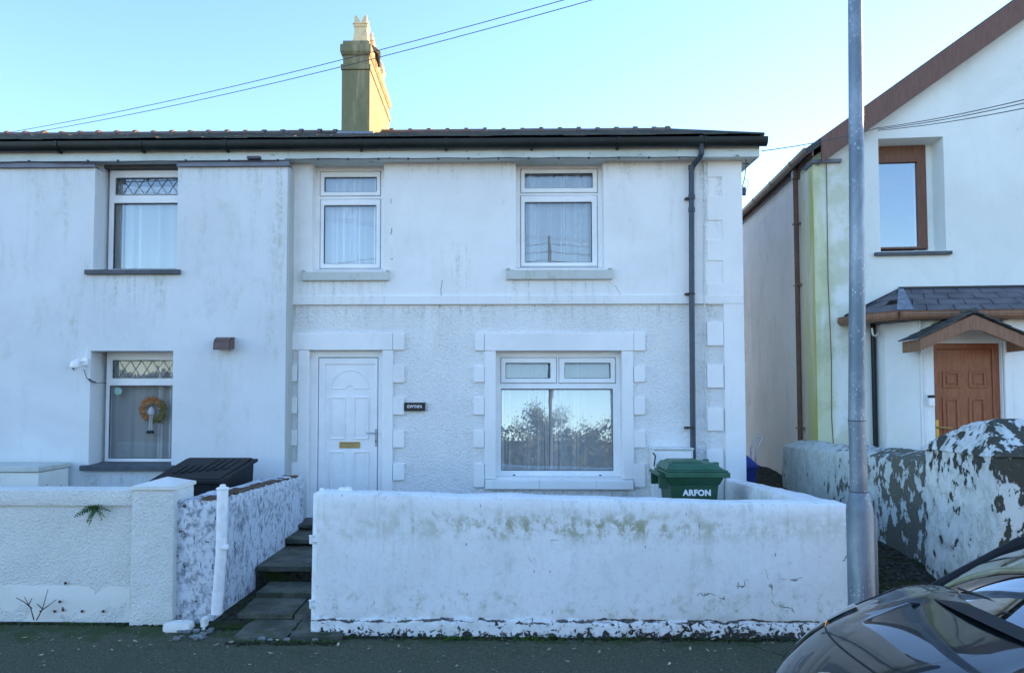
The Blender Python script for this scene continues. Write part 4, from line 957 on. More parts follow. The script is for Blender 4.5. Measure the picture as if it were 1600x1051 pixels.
# ------------------------------------------------------------------ meter box and bins
r = R4(1021, 702, 1083, 790, 9.0)
mt = thing('meter_box', 'white utility meter box on the wall behind the green bin', 'meter box', ((r[0]+r[1])/2, 9.1, r[2]))
MB().box(r[0], r[1], 8.98, 9.205, .5, r[3]).build('case', M['upvc_old'], mt, bevel=.008)
MB().box(r[0]+.02, r[1]-.03, 8.965, 8.98, .52, r[3]-.03).build('door', M['upvc'], mt, bevel=.005)
MB().box(r[0]-.01, r[1]+.005, 8.955, 9.205, r[3]+.002, r[3]+.02).build('lid', M['upvc_old'], mt, bevel=.004)
MB().tube([P(1020, 707, 8.95), P(1024, 712, 8.93), P(1022, 728, 8.94)], .008, 6).build('hook', M['black'], mt)
gb = thing('wheelie_bin', 'green wheelie bin with a white name on its side behind the front garden wall', 'wheelie bin', (2.2, 8.2, .22))
yb0, yb1 = 7.95, 8.48
xa, xb = X(1047, yb0, 750), X(1125, yb0, 750); zt_ = Z(744, yb0, 1085); zl = Z(735, yb0, 1085)
m = MB(); b0, b1 = xa+.06, xb-.07
def taper(m, a, b, y0, y1, z0, a2, b2, y2, y3, z1): m.add([(a, y0, z0), (b, y0, z0), (b, y1, z0), (a, y1, z0), (a2, y2, z1), (b2, y2, z1), (b2, y3, z1), (a2, y3, z1)], [(0,3,2,1),(4,5,6,7),(0,1,5,4),(1,2,6,5),(2,3,7,6),(3,0,4,7)])
taper(m, b0, b1, yb0+.05, yb1-.05, .24, xa+.004, xb-.004, yb0+.002, yb1-.002, zt_-.03)
bd = m.build('body', M['green'], gb, bevel=.02, bseg=3)
m = MB(); taper(m, xa+.002, xb-.002, yb0, yb1, zt_-.09, xa-.03, xb+.035, yb0-.02, yb1+.02, zt_-.015); m.build('rim', M['green'], gb, bevel=.006)
m = MB(); xl0, xl1 = X(1040, yb0, 740), X(1140, yb0, 740)
m.box(xl0-.0, xl1, yb0-.035, yb1+.03, zt_-.012, zt_+.045); m.box(xl0+.02, xl1-.02, yb0-.03, yb1+.025, zt_+.046, zt_+.065)
taper(m, xl0+.01, xl1-.05, yb0-.01, yb1+.01, zt_+.066, xl0+.05, xl1-.13, yb0+.05, yb1-.06, zt_+.135)
taper(m, xl0+.07, xl1-.25, yb0+.06, yb1-.10, zt_+.136, xl0+.10, xl1-.28, yb0+.09, yb1-.14, zt_+.160)
ld = m.build('lid', M['green_lid'], gb, bevel=.012, bseg=3)
m = MB()
for yy in (yb0+.06, yb1-.1): m.box(xl1-.15, xl1-.09, yy, yy+.05, zt_+.10, zt_+.145)
m.build('lid_grip', M['green_lid'], ld, bevel=.008)
m = MB(); m.tube([(xl0-.05, yb0+.02, zt_+.01), (xl0-.05, yb1-.02, zt_+.01)], .022, 10)
for yy in (yb0+.03, yb1-.1): m.box(xl0-.06, xl0+.03, yy, yy+.05, zt_-.13, zt_+.0)
m.build('handle', M['green'], gb, bevel=.005)
for yy in (yb0+.03, yb1-.1):
    m = MB(); m.lathe((xa-.01, yy, .32), [(.03, -.0), (.10, .0), (.10, .05), (.03, .05)], 24, 'y'); m.build('wheel', M['black'], gb)
# face lean: letters sit on the sloped side
zL = Z(770, yb0, 1090); fr_ = (zL-.24)/(zt_-.03-.24); yL = yb0+.05-(.048)*fr_
text_mesh('lettering', 'ARFON', .084, M['ink'], bd, (X(1089.5, yb0, 770), yL-.003, zL), rot=(pi/2-.05, 0, 0), bold=.0045, sx=1.0)
# blue caddy in the alley
bc = thing('recycling_caddy', 'blue plastic caddy with an upright grey handle in the alley past the house corner', 'caddy', (3.3, 9.75, .62))
xa, xb = X(1186, 9.6, 730)-.32, X(1186, 9.6, 730); z1 = Z(727, 9.6, 1180); z0 = .60
m = MB(); taper(m, xa+.03, xb-.04, 9.64, 9.9, z0, xa+.01, xb-.02, 9.61, 9.95, z1-.03); m.build('body', M['blue'], bc, bevel=.015)
m = MB(); m.box(xa, xb, 9.59, 9.97, z1-.04, z1+.01); taper(m, xa+.01, xb-.01, 9.6, 9.96, z1+.01, xa+.08, xb-.13, 9.67, 9.88, Z(711, 9.6, 1180)); m.build('lid', M['blue'], bc, bevel=.01)
m = MB(); zz0 = z1; m.tube([P(1174, 722, 9.7), P(1173, 700, 9.7), P(1177, 690, 9.7), P(1181, 683, 9.7), P(1189, 682, 9.7), P(1190, 686, 9.7), P(1184, 697, 9.7), P(1181, 705, 9.7), P(1181, 726, 9.7)], .013, 8); m.build('handle', M['handle'], bc, smooth=True)

# ------------------------------------------------------------------ lamp post
YLP = 5.4
lp_ = thing('lamp_post', 'galvanised steel lamp post with a wider base, bolted by the corner of the front wall', 'lamp post', (X(1345, YLP, 900), YLP, 0))
xl = X(1344.5, YLP, 850); zsh = Z(790, YLP, 1345); zn = Z(768, YLP, 1345); zj = Z(657, YLP, 1345)
m = MB(); m.lathe((xl, YLP, 0), [(.100, -.05), (.0905, 0), (.0895, zsh-.03), (.086, zsh), (.064, zn-.012), (.0615, zn)], 32); m.build('base_section', M['galv'], lp_, smooth=True)
dxl = X(1336, YLP, 10)-xl
xtop = 0
m = MB(); m.tube([(xl, YLP, zn), (xl-.006, YLP, zj), (xl+dxl*.5, YLP, 3.), (xl+dxl, YLP, Z(10, YLP, 1336)), (xl+dxl*1.3, YLP, 6.2)], [.0600, .0575, .053, .0475, .042], 24); m.build('shaft', M['galv'], lp_, smooth=True)
m = MB(); m.lathe((xl, YLP, zn-.004), [(.0625, 0), (.063, .006), (.061, .01)], 24); m.lathe((xl-.006, YLP, zj-.004), [(.059, 0), (.0595, .006), (.058, .009)], 24); m.build('joint_band', M['sill_slate'], lp_)
m = MB(); m.box(xl+.055, xl+.098, YLP-.05, YLP+.02, .35, zsh-.06); m.build('access_door', M['galv'], lp_, bevel=.006)
m = MB(); m.tube([(xl+dxl*1.3, YLP, 6.15), (xl+dxl*1.3, YLP-.3, 6.35), (xl+dxl*1.3, YLP-.9, 6.42)], .03, 12); m.build('arm', M['galv'], lp_, smooth=True)
m = MB(); m.rough(xl+dxl*1.3-.13, xl+dxl*1.3+.13, YLP-1.5, YLP-.85, 6.34, 6.46, .06, .05, .0, 1); m.build('lantern', M['cap'], lp_, smooth=True)

# ------------------------------------------------------------------ side wall and pillar of right house
XW = 3.98
sw = thing('drive_wall', 'flaking white and black side wall between the alley and the right house', 'wall', (XW+.12, 8.5, .3))
Ya, Yb_ = 6.86, 10.05
def Yat(px_, Xw):   # depth where a pixel column meets the plane x = Xw
    d = ray(px_, 720); return Xw/d.x*d.y
Yp0, Yp1 = Yat(1560, XW), Yat(1445, XW); Ye = Yat(1222, XW)
def zx(py, px_): d = ray(px_, py); return (C0+d*(XW/d.x)).z
zw0, zw1 = zx(721, 1445), zx(697, 1225)
MB().rough(XW, XW+.26, Yp1-.05, Ye, .0, 1.3, .06, .035, .014, 3, top=lambda x, y: zw0+(zw1-zw0)*(y-Yp1)/(Ye-Yp1)+.10*max(0, (x-XW)/.26)+.012*noise.noise(Vector((x*3, y*3, 0))), seed=13).build('wall', M['flake_wall'], sw, smooth=True)
plr = thing('drive_pillar', 'massive flaking white pillar with a sloped top at the end of the drive wall', 'pillar', (XW+.4, 6.3, 0))
zpt = zx(700, 1452); zpa = Z(655, (Yp0+Yp1)/2, 1520)
m = MB(); m.rough(XW-.02, XW+.8, Yp0, Yp1, -.05, zpt, .06, .03, .014, 3, seed=14)
m.build('shaft', M['flake_pillar'], plr, smooth=True)
def captop(x, y):
    ty = (y-Yp0)/(Yp1-Yp0); tx = (x-XW+.02)/.82
    h = min(1, min(ty/.30, (1-ty)/.42)); hx_ = min(1, min(tx/.2, (1-tx)/.28))
    return zpt+.02+(zpa-zpt-.02)*min(h, hx_)+.012*noise.noise(Vector((x*5, y*5, 0)))
MB().rough(XW-.035, XW+.815, Yp0-.015, Yp1+.015, zpt-.005, zpt+.1, .04, .02, .010, 4, top=captop, seed=15).build('cap', M['flake_pillar'], plr, smooth=True)

# ------------------------------------------------------------------ right house (turned 5 degrees)
NR = radians(-5)
c0 = at(1275, 500, 10.1); c0.z = 0
nh = thing('gabled_house', 'white gabled house on the right with brown barge boards, porch and brown front door', 'house', (c0.x, c0.y, .5), NR)
nU = Vector((cos(NR), sin(NR), 0)); nV = Vector((-sin(NR), cos(NR), 0))   # along the front, into the house
def loc(px_, py, dep=0):      # pixel on the plane parallel to the front at depth dep -> (u, z)
    p = onplane(px_, py, c0+nV*dep, nV); q = p-c0; return q.dot(nU), p.z
def Wd(u, v, z): p = c0+nU*u+nV*v; return Vector((p.x, p.y, z))
class NB(MB):                 # same helpers but x,y are house coordinates u,v
    def build(s, name, mat, parent=None, **k):
        s.v = [Wd(p.x, p.y, p.z) for p in s.v]; return super().build(name, mat, parent, **k)
ze = loc(1290, 243)[1]; sl = tan(radians(35.2)); HW = 3.5; HP = ze+HW*sl-.0
wu0, wzt = loc(1372, 217); wu1 = loc(1476, 300)[0]; wzb = loc(1420, 392)[1]
# gable front with window hole: slab plus triangle
m = NB(); m.holes(0, 2*HW, .2, ze-.02, 0, .45, [(wu0, wu1, wzb, 9)]); 
m.prism([(0, ze-.02), (wu0, ze-.02), (wu0, ze-.02+wu0*sl)], 0, .45); zt2 = wzt
m.prism([(wu0, ze-.02), (wu0, min(zt2, ze-.02))], 0, .45) if False else None
# part above the window
m.prism([(wu0, zt2), (wu1, zt2), (wu1, ze-.02+wu1*sl), (wu0, ze-.02+wu0*sl)], 0, .45)
m.prism([(wu1, ze-.02), (2*HW, ze-.02), (HW, HP-.02), (wu1, ze-.02+wu1*sl)], 0, .45)
m.build('gable_wall', M['right_render'], nh)
# side wall
m = NB(); m.box(.0, .3, .452, 8, .2, ze-.05); m.build('side_wall', M['right_side'], nh)
m = NB(); m.box(-.004, -.001, .0, .451, .2, ze-.14); m.build('corner_return', M['right_side'], nh)
m = NB(); m.box(.31, 2*HW, 7.9, 8.2, .2, ze); m.prism([(0, ze), (2*HW, ze), (HW, HP)], 7.9, 8.2); m.build('back_wall', M['right_render'], nh)
m = NB(); m.box(.31, 2*HW-.3, 1.9, 2., .2, ze); m.build('inner_wall', M['dark_in'], nh)
m = NB(); m.box(2*HW-.3, 2*HW, .452, 7.9, .2, ze-.05); m.build('far_side_wall', M['right_side'], nh)
# roof slabs
def slab_roof(sgn):
    m = NB(); a = 0-.12 if sgn > 0 else 2*HW+.12
    z0 = ze-.12*sl+.06
    m.add([(a, -.14, z0), (HW, -.14, HP+.06), (HW, 8.2, HP+.06), (a, 8.2, z0), (a, -.14, z0+.10), (HW, -.14, HP+.18), (HW, 8.2, HP+.18), (a, 8.2, z0+.10)], [(0,3,2,1),(4,5,6,7),(0,1,5,4),(1,2,6,5),(2,3,7,6),(3,0,4,7)])
    return m.build('roof', M['slate'], nh)
slab_roof(1); slab_roof(-1)
for sgn in (1, -1):
    m = NB(); a = .06 if sgn > 0 else 2*HW-.06; bw_ = .335
    z0 = ze+.06*sl+.155; zc = ze+.06*sl-.185
    m.add([(a, -.17, zc), (HW, -.17, zc+(HW-.06)*sl), (HW, -.141, zc+(HW-.06)*sl), (a, -.141, zc), (a, -.17, z0), (HW, -.17, z0+(HW-.06)*sl), (HW, -.141, z0+(HW-.06)*sl), (a, -.141, z0)], [(0,3,2,1),(4,5,6,7),(0,1,5,4),(1,2,6,5),(2,3,7,6),(3,0,4,7)])
    bb = m.build('barge_board', M['barge'], nh)
    m = NB(); m.add([(a, -.14, zc+.0), (HW, -.14, zc+(HW-.06)*sl), (HW, -.001, zc+(HW-.06)*sl), (a, -.001, zc), (a, -.14, zc+.03), (HW, -.14, zc+.03+(HW-.06)*sl), (HW, -.001, zc+.03+(HW-.06)*sl), (a, -.001, zc+.03)], [(0,3,2,1),(4,5,6,7),(0,1,5,4),(1,2,6,5),(2,3,7,6),(3,0,4,7)])
    m.build('verge_soffit', M['cap'], bb)
# kneeler cap at corner
ku1 = loc(1313, 250)[0]; kz = loc(1290, 254)[1]
m = NB(); m.box(-.03, ku1, -.06, .3, kz-.015, kz+.03); m.build('kneeler_slate', M['cap'], nh, bevel=.004)
# side gutter, fascia, downpipe
gz = loc(1276, 236)[1]; 
m = NB(); pr_ = [(-.10+.058*cos(pi+pi*k/8), gz-.0+.065*sin(pi+pi*k/8)) for k in range(9)]
m.prism([(a, b) for a, b in pr_]+[(-.042, gz+.012), (-.158, gz+.012)], -.12, 8.1, 'y'); ng = m.build('gutter', M['brown_up'], nh, smooth=True)
m = NB(); m.box(-.042, -.02, -.10, 8.1, gz-.10, gz+.05); m.build('fascia', M['brown_up'], nh)
m = NB(); m.box(-.02, -.001, .3, 8.0, gz-.13, gz-.09); m.build('soffit', M['lead'], nh)
for k in range(6):
    m = NB(); v_ = .5+k*1.0; m.prism([(-.10+.064*cos(pi+pi*q/8), gz+.071*sin(pi+pi*q/8)) for q in range(9)]+[(-.036, gz+.016), (-.164, gz+.016)], v_, v_+.05, 'y'); m.build('gutter_joint', M['brown_up'], ng)
q = onplane(1247, 500, c0+nU*(-.055), nU); vp = (q-c0).dot(nV)
m = NB(); m.tube([(-.055, vp, gz-.03), (-.055, vp, gz-.3), (-.055, vp, .55)], .036, 4); nd = m.build('downpipe', M['brown_up'], nh)
m = NB(); m.box(-.10, -.01, vp-.045, vp+.045, gz-.22, gz-.10)
for b in (348, 445, 668):
    z_ = onplane(1247, b, c0+nU*(-.055), nU).z; m.box(-.10, -.005, vp-.05, vp+.05, z_-.012, z_+.012)
m.build('pipe_clip', M['brown_up'], nd)
# joint crack down the front corner, added as a thin brown tube
m = NB(); u_c = loc(1294, 400)[0]; m.tube([(u_c, -.008, kz-.02), (u_c-.01, -.008, 3.5), (u_c+.012, -.008, 2.4), (u_c+.0, -.008, 1.6), (u_c+.03, -.008, .9)], .005, 5)
tag(m.build('corner_crack', M['vent'], None), 'thin brown joint crack running down the green stained corner of the right house', 'cable')
# window (brown)
fd = .33
fu0, fz1 = loc(1366, 238, fd); fu1 = loc(1448, 300, fd)[0]; fz0 = loc(1400, 389, fd)[1]
gu1 = loc(1434, 300, fd)[0]; gz1_ = loc(1400, 254, fd)[1]; gz0_ = loc(1400, 386, fd)[1]
m = NB(); m.holes(wu0-.1, fu1, fz0, wzt+.02, fd, fd+.08, [(wu0+.06, gu1, gz0_, gz1_)]); nw = m.build('window', M['oak_dull'], nh, bevel=.006); nw['label'] = 'brown framed upstairs window'
m = NB(); ring(m, (wu0+.03, gu1+.03, gz0_-.03, gz1_+.04), (wu0+.06, gu1, gz0_, gz1_), fd-.012, fd+.02); m.build('sash', M['oak_dull'], nw, bevel=.005)
m = NB(); m.add([(wu0, fd+.03, gz0_-.02), (gu1+.02, fd+.03, gz0_-.02), (gu1+.02, fd+.03, gz1_+.02), (wu0, fd+.03, gz1_+.02)], [(0, 1, 2, 3)]); m.build('pane', M['glass_sky'], nw)
m = NB(); m.box(fu1, wu1+.05, fd, fd+.1, wzb-.1, wzt+.1); m.build('window_return', M['right_render'], nh)
su0, su1 = loc(1368, 394, -.05)[0], loc(1488, 394, -.05)[0]; sz = loc(1420, 393, -.05)[1]
m = NB(); m.box(su0, su1, -.06, fd, sz-.045, sz); m.build('sill', M['sill_slate'], nw, bevel=.004)
gz_b = gz0_
cu_l = loc(1425, 300, fd+.25)[0]
m = NB(); m.grid(lambda u, v: Vector((cu_l+.25*u, fd+.22+.02*sin(u*20), gz0_-.1+(gz1_-gz0_+.2)*v)), 20, 4); cc = m.build('window_curtain', M['drape'], None, smooth='all'); tag(cc, 'grey drawn back curtain at the right edge of the brown framed window', 'curtain', 'net curtains in the windows')
# porch: chamfered bay
def lp2(px_, dep): return (loc(px_, 600, dep)[0], dep)
pA, pB, pC, pD = lp2(1369, 0), lp2(1384, -.22), lp2(1437, -.62), lp2(1462, -.66)
pE = (lp2(1700, -.66)[0], -.66); zpg = loc(1450, 500, -.66)[1]
du0, du1 = lp2(1460, -.66)[0], lp2(1567, -.66)[0]; dz1 = loc(1510, 536, -.66)[1]
def wallseg(m, a, b, z0, z1, th=.12):
    a = Vector((a[0], a[1], 0)); b = Vector((b[0], b[1], 0)); n = Vector((-(b-a).y, (b-a).x, 0)).normalized()*th
    m.add([(a.x, a.y, z0), (b.x, b.y, z0), (b.x+n.x, b.y+n.y, z0), (a.x+n.x, a.y+n.y, z0), (a.x, a.y, z1), (b.x, b.y, z1), (b.x+n.x, b.y+n.y, z1), (a.x+n.x, a.y+n.y, z1)], [(0,3,2,1),(4,5,6,7),(0,1,5,4),(1,2,6,5),(2,3,7,6),(3,0,4,7)])
m = NB(); wallseg(m, pA, pB, .3, zpg); wallseg(m, pB, pC, .3, zpg); wallseg(m, pC, (du0, -.66), .3, zpg)
m.box(du0, du1, -.66, -.56, dz1, zpg); m.box(du1, pE[0], -.66, -.54, .3, zpg)
m.build('porch_wall', M['porch'], nh, bevel=.01)
m = NB(); m.box(du1+.005, du1+.09, -.70, -.66, .3, zpg); m.box(pC[0], pC[0]+.02, -.66, -.62, .3, zpg); m.build('porch_pilaster', M['porch'], nh, bevel=.012)
# porch roof
zr0 = loc(1450, 486, -.78)[1]; zr1 = loc(1450, 451, -.02)[1]; uT = loc(1407, 451, -.02)[0]
eav = [lp2(1318, 0), (lp2(1349, -.50)[0], -.42), (lp2(1408, -.80)[0], -.80), (pE[0]+.1, -.80)]
eav[0] = (loc(1320, 508, -.02)[0], -.02)
top = [(uT, -.01), (pE[0]+.1, -.01)]
m = NB()
rows = 4
def pr(a, b, t_, z0, z1, dz=0): return Vector((a[0]+(b[0]-a[0])*t_, a[1]+(b[1]-a[1])*t_, z0+(z1-z0)*t_+dz))
def strip(a0, a1, b0, b1, nt_):
    for r_ in range(rows):
        t0, t1 = r_/rows, min(1, (r_+1)/rows+.05)
        L = (Vector(a1)-Vector(a0)).length; n = max(1, int(L/.3))
        for k in range(n):
            f0, f1 = max(0, (k-.5*(r_ % 2))/n), min(1, (k+1-.5*(r_ % 2))/n-.005)
            def Q(f, t_, dz):
                a = (a0[0]+(a1[0]-a0[0])*f, a0[1]+(a1[1]-a0[1])*f); b = (b0[0]+(b1[0]-b0[0])*f, b0[1]+(b1[1]-b0[1])*f); return pr(a, b, t_, zr0, zr1, dz)
            j = random.uniform(0, .004)
            V = [Q(f0, t0, .016+j), Q(f1, t0, .016+j), Q(f1, t1, .004), Q(f0, t1, .004), Q(f0, t0, .003), Q(f1, t0, .003), Q(f1, t1, -.006), Q(f0, t1, -.006)]
            m.add(V, [(0, 1, 2, 3), (7, 6, 5, 4), (4, 5, 1, 0), (5, 6, 2, 1), (6, 7, 3, 2), (7, 4, 0, 3)])
strip(eav[2], eav[3], top[0], top[1], 1); strip(eav[1], eav[2], top[0], top[0], 1); strip(eav[0], eav[1], top[0], top[0], 1)
m.add([(eav[0][0], eav[0][1], zr0-.01), (eav[1][0], eav[1][1], zr0-.01), (eav[2][0], eav[2][1], zr0-.01), (eav[3][0], eav[3][1], zr0-.01), (eav[3][0], 0, zr0-.01)], [(0, 1, 2, 3, 4)])
pro = m.build('porch_roof', M['porch_slate'], nh, merge=False)
def Ph(f0, t0, w_): return None
m = NB(); a = Vector((eav[2][0], eav[2][1], zr0+.02)); b = Vector((top[0][0], top[0][1], zr1+.01)); L_ = Vector((.17, 0, .004)); L2 = Vector((-.02, .02, .004))
m.add([a+L2, a+L_, b+Vector((.04, 0, .01)), b+Vector((-.02, 0, .01))], [(0, 1, 2, 3)]); m.build('lead_hip', M['lead'], pro)
m = NB(); m.box(uT-.02, pE[0]+.1, -.03, .0, zr1-.01, zr1+.03); m.tube([(uT, -.02, zr1+.01), (eav[0][0], -.02, zr0+.03)], .012, 6); m.build('abutment_flashing', M['black'], pro)
m = NB(); pts = [(u, v, zr0-.035) for u, v in eav]; pts2 = []
def guttr(pts, r):
    mm = NB()
    for a, b in zip(pts, pts[1:]):
        a, b = Vector(a), Vector(b); d = (b-a).normalized(); n = Vector((d.y, -d.x, 0))
        prof = [(0, .035), (0, -.045), (.02, -.07), (.055, -.07), (.085, -.04), (.095, -.005), (.085, .02), (.095, .035)]
        vs = [a+n*p_[0]-d*.012+Vector((0, 0, p_[1])) for p_ in prof]+[b+n*p_[0]+d*.012+Vector((0, 0, p_[1])) for p_ in prof]; k = len(prof)
        mm.add(vs, [list(range(k)), list(range(2*k-1, k-1, -1))]+[(i, i+k, (i+1) % k+k, (i+1) % k) for i in range(k)])
    return mm
guttr(pts, .04).build('porch_gutter', M['wood_v'], nh)
# black downpipe of porch, white overflow
pp = loc(1366, 600, -.05)[0]; m = NB(); m.tube([(pp, -.05, zr0-.08), (pp, -.05, .4)], .031, 12); m.build('porch_downpipe', M['gutter'], nh, smooth=True)
m = NB(); a = loc(1351, 515, -.12); m.tube([(a[0], -.35, a[1]), (a[0]+.03, -.30, a[1]-.08), (a[0]+.11, -.18, a[1]-.09), (a[0]+.17, -.12, a[1]-.04)], .012, 8); m.build('overflow_pipe', M['upvc'], nh, smooth=True)
# front door
yd = -.60
m = NB(); ring(m, (du0-.0, du1, .3, dz1), (du0+.07, du1-.08, .35, dz1-.07), yd-.0, yd+.07); m.build('door_frame', M['oak'], nh, bevel=.008)
nd_ = NB(); nd_.box(du0+.072, du1-.082, yd+.02, yd+.06, .36, dz1-.072); ndo = nd_.build('door', M['oak'], nh, bevel=.004); ndo['label'] = 'brown panelled front door'
for a, b, c_, d in ((1472, 580, 1500, 606), (1513, 580, 1541, 606), (1472, 621, 1500, 690), (1513, 621, 1541, 690)):
    q0 = loc(a, b, yd+.02); q1 = loc(c_, d, yd+.02); m = NB()
    ring(m, (q0[0], q1[0], q1[1], q0[1]), (q0[0]+.03, q1[0]-.03, q1[1]+.03, q0[1]-.03), yd+.004, yd+.022)
    m.box(q0[0]+.05, q1[0]-.05, yd+.008, yd+.022, q1[1]+.05, q0[1]-.05); m.build('door_panel', M['oak'], ndo, bevel=.008)
q = loc(1464, 667, yd); m = NB(); m.box(q[0]-.018, q[0]+.018, yd-.012, yd-.0, q[1]-.14, q[1]+.09); m.tube([(q[0], yd-.01, q[1]), (q[0], yd-.06, q[1]), (q[0]+.15, yd-.06, q[1]-.01)], .012, 8); m.build('handle', M['brass'], ndo)
# canopy over the door
cf, cb_ = -1.12, -.66
k0 = loc(1438, 548, cf); kt = loc(1522, 491, cf); kb_ = loc(1522, 516, cf); kl = loc(1438, 529, cf)
uc = kt[0]; w_ = uc-k0[0]
m = NB(); ap = (uc, kt[1]-.0)
Lp = [(k0[0], k0[1]), (k0[0], kl[1]), (uc, kt[1]), (uc+w_, kl[1]), (uc+w_, k0[1]), (uc+w_*.12, kb_[1]), (uc-w_*.12, kb_[1])]
m.prism(Lp, cf, cf+.04); can = m.build('door_canopy', M['wood_v'], nh, bevel=.005)
m = NB()
for s_ in (-1, 1):
    xs_ = uc+s_*w_; m.box(min(xs_, xs_-s_*.03), max(xs_, xs_-s_*.03), cf+.041, cb_, k0[1], kl[1]-.005)
m.build('canopy_side_board', M['wood_v'], can)
m = NB()
for s_ in (-1, 1):
    for r_ in range(5):
        t0, t1 = r_/5, min(1, (r_+1)/5+.04)
        def Q(t_, v_, dz): return Vector((uc+s_*(w_+.05)*(1-t_), v_, kl[1]-.02+(kt[1]-kl[1]+.045)*t_+dz))
        V = [Q(t0, cf-.03, .03), Q(t0, cb_, .03), Q(t1, cb_, .018), Q(t1, cf-.03, .018), Q(t0, cf-.03, .016), Q(t0, cb_, .016), Q(t1, cb_, .002), Q(t1, cf-.03, .002)]
        m.add(V, [(0, 1, 2, 3), (7, 6, 5, 4), (4, 5, 1, 0), (5, 6, 2, 1), (6, 7, 3, 2), (7, 4, 0, 3)])
m.tube([(uc, cf-.03, kt[1]+.045), (uc, cb_, kt[1]+.045)], .035, 8); m.build('canopy_roof', M['slate'], can, merge=False)
# door bell
q0 = loc(1450, 617, -.66); q1 = loc(1456, 634, -.66); db = thing('door_bell', 'white intercom bell with a black top beside the brown front door', 'doorbell', Wd(q0[0], -.67, q1[1]), NR)
m = NB(); m.box(q0[0]-.005, q1[0]+.02, -.70, -.655, q1[1], q0[1]-.035); m.build('case', M['upvc'], db, bevel=.003)
m = NB(); m.box(q0[0]-.005, q1[0]+.02, -.70, -.655, q0[1]-.034, q0[1]); m.build('camera_eye', M['black'], db, bevel=.003)

# ------------------------------------------------------------------ overhead wires
def wire(name, label, pts, r=.009, sag=.12, group=None, ext=False):
    P_ = [at(*p) for p in pts]; a, b = P_[0], P_[-1]; n = 24; out = []
    for k in range(n+1): t_ = k/n; out.append(a.lerp(b, t_)-Vector((0, 0, 4*sag*t_*(1-t_))))
    if ext:      # carry on at the same slope towards the next pole
        d0, d1 = out[0]-out[1], out[-1]-out[-2]; out = [out[0]+d0*20]+out+[out[-1]+d1*30]
    o = MB().tube(out, r, 6).build(name, M['cable'], None, smooth='all'); tag(o, label, 'cable', group)
wire('overhead_cable', 'upper of the two black service cables crossing the sky over the chimney', [(-60, 219, 8.6), (945, -18, 5.2)], .0030, .10, 'overhead cables', True)
wire('overhead_cable', 'lower of the two black service cables crossing the sky over the chimney', [(-60, 224, 8.6), (958, -9, 5.2)], .0030, .11, 'overhead cables', True)
wire('overhead_cable', 'cable from the end terrace eaves to the barge board of the right house', [(1190, 236, 9.05), (1372, 200, 9.8)], .006, .03, 'overhead cables')
for k, (y1_, lab) in enumerate(((152, 'highest'), (158, 'middle'), (167, 'lowest'))):
    wire('overhead_cable', lab+' of the three cables running right from the barge board across the gable', [(1372, 200+k*2, 9.8), (1640, y1_-6, 7.0)], .005, .03, 'overhead cables')

# ------------------------------------------------------------------ plants, litter
v = at(152, 793, YB-.03); fn_ = thing('fern', 'small dark green fern growing from a crack under the left wall coping', 'fern', v)
rnd = random.Random(2)
for k in range(17):
    a = rnd.uniform(-.5, 3.6) if k < 12 else rnd.uniform(3.4, 5.6); L = rnd.uniform(.09, .17); m = MB(); pts = []; n = 9
    for q in range(n+1):
        s_ = q/n; pts.append(v+Vector((cos(a)*L*s_, -.02-.07*s_*(1-.3*s_), sin(a)*L*s_*.55-.10*s_*s_*(.4+rnd.random()*.2))))
    for q in range(n):
        d = (pts[q+1]-pts[q]); nn = Vector((-d.z, 0, d.x)).normalized(); w_ = .028*(1-q/n)+.005
        for s_ in (-1, 1):
            tip = pts[q]+nn*s_*w_+d*.9; m.add([pts[q], pts[q]+d*.75, tip], [(0, 1, 2)])
    m.build('frond', M['fern'], fn_)
def twigs(base, segs, label, name='bare_plant'):
    o = MB()
    for pts in segs: o.tube([at(*p) for p in pts], [.0055, .004, .0025][:len(pts)] if len(pts) == 3 else [.005, .003], 5)
    tag(o.build(name, M['twig'], None, smooth='all'), label, 'plant')
y_ = YB-.07
twigs(0, [[(53, 968, y_), (48, 950, y_), (38, 932, y_)], [(50, 950, y_), (38, 940, y_), (25, 933, y_)], [(45, 944, y_), (50, 934, y_)], [(57, 968, y_), (66, 952, y_), (75, 920, y_)], [(62, 955, y_), (75, 946, y_), (88, 936, y_)], [(66, 950, y_), (58, 943, y_)]], 'bare twiggy weed standing at the foot of the left garden wall')
# stain marks are painted in materials; small bolts in left wall foot
m = MB()
for a, b in ((101, 911), (92, 940), (84, 955), (97, 953), (127, 955), (160, 955)): p_ = at(a, b, YB-.03); m.lathe((p_.x, p_.y+.008, p_.z), [(.011, 0), (.012, .004), (.008, .012)], 10, 'y')
tag(m.build('iron_stubs', simple('rusty iron', (.10, .05, .03), .9, .2), None), 'rusty iron stubs left in the foot of the left garden wall', 'iron stub')
def weed(px_, y_, n, size, lab, seed):
    b = at(px_, 980, y_); b.z = .012; rt = thing('weed', lab, 'weed', b, 0, 'small weeds at the foot of the walls'); rnd = random.Random(seed); m = MB()
    for k in range(n):
        a = rnd.uniform(0, 6.28); L = size*rnd.uniform(.6, 1.2); d = Vector((cos(a), sin(a)*.6, 0)); sd_ = Vector((-sin(a), cos(a), 0))*L*.16
        p0 = b; p1 = b+d*L*.5+Vector((0, 0, L*.55)); p2 = b+d*L+Vector((0, 0, L*rnd.uniform(.2, .7)))
        m.add([p0, p1+sd_, p2, p1-sd_], [(0, 1, 2, 3)])
    m.build('leaves', M['fern'], rt)
weed(505, 5.93, 16, .055, 'small green weed in front of the left end of the front wall plinth', 1)
weed(1075, 5.93, 14, .05, 'small green weed at the plinth below the green wheelie bin', 2)
weed(860, 5.93, 12, .045, 'small green weed at the plinth below the big window', 3)
weed(188, 6.15, 14, .05, 'small green weed where the left wall meets the square pier', 4)
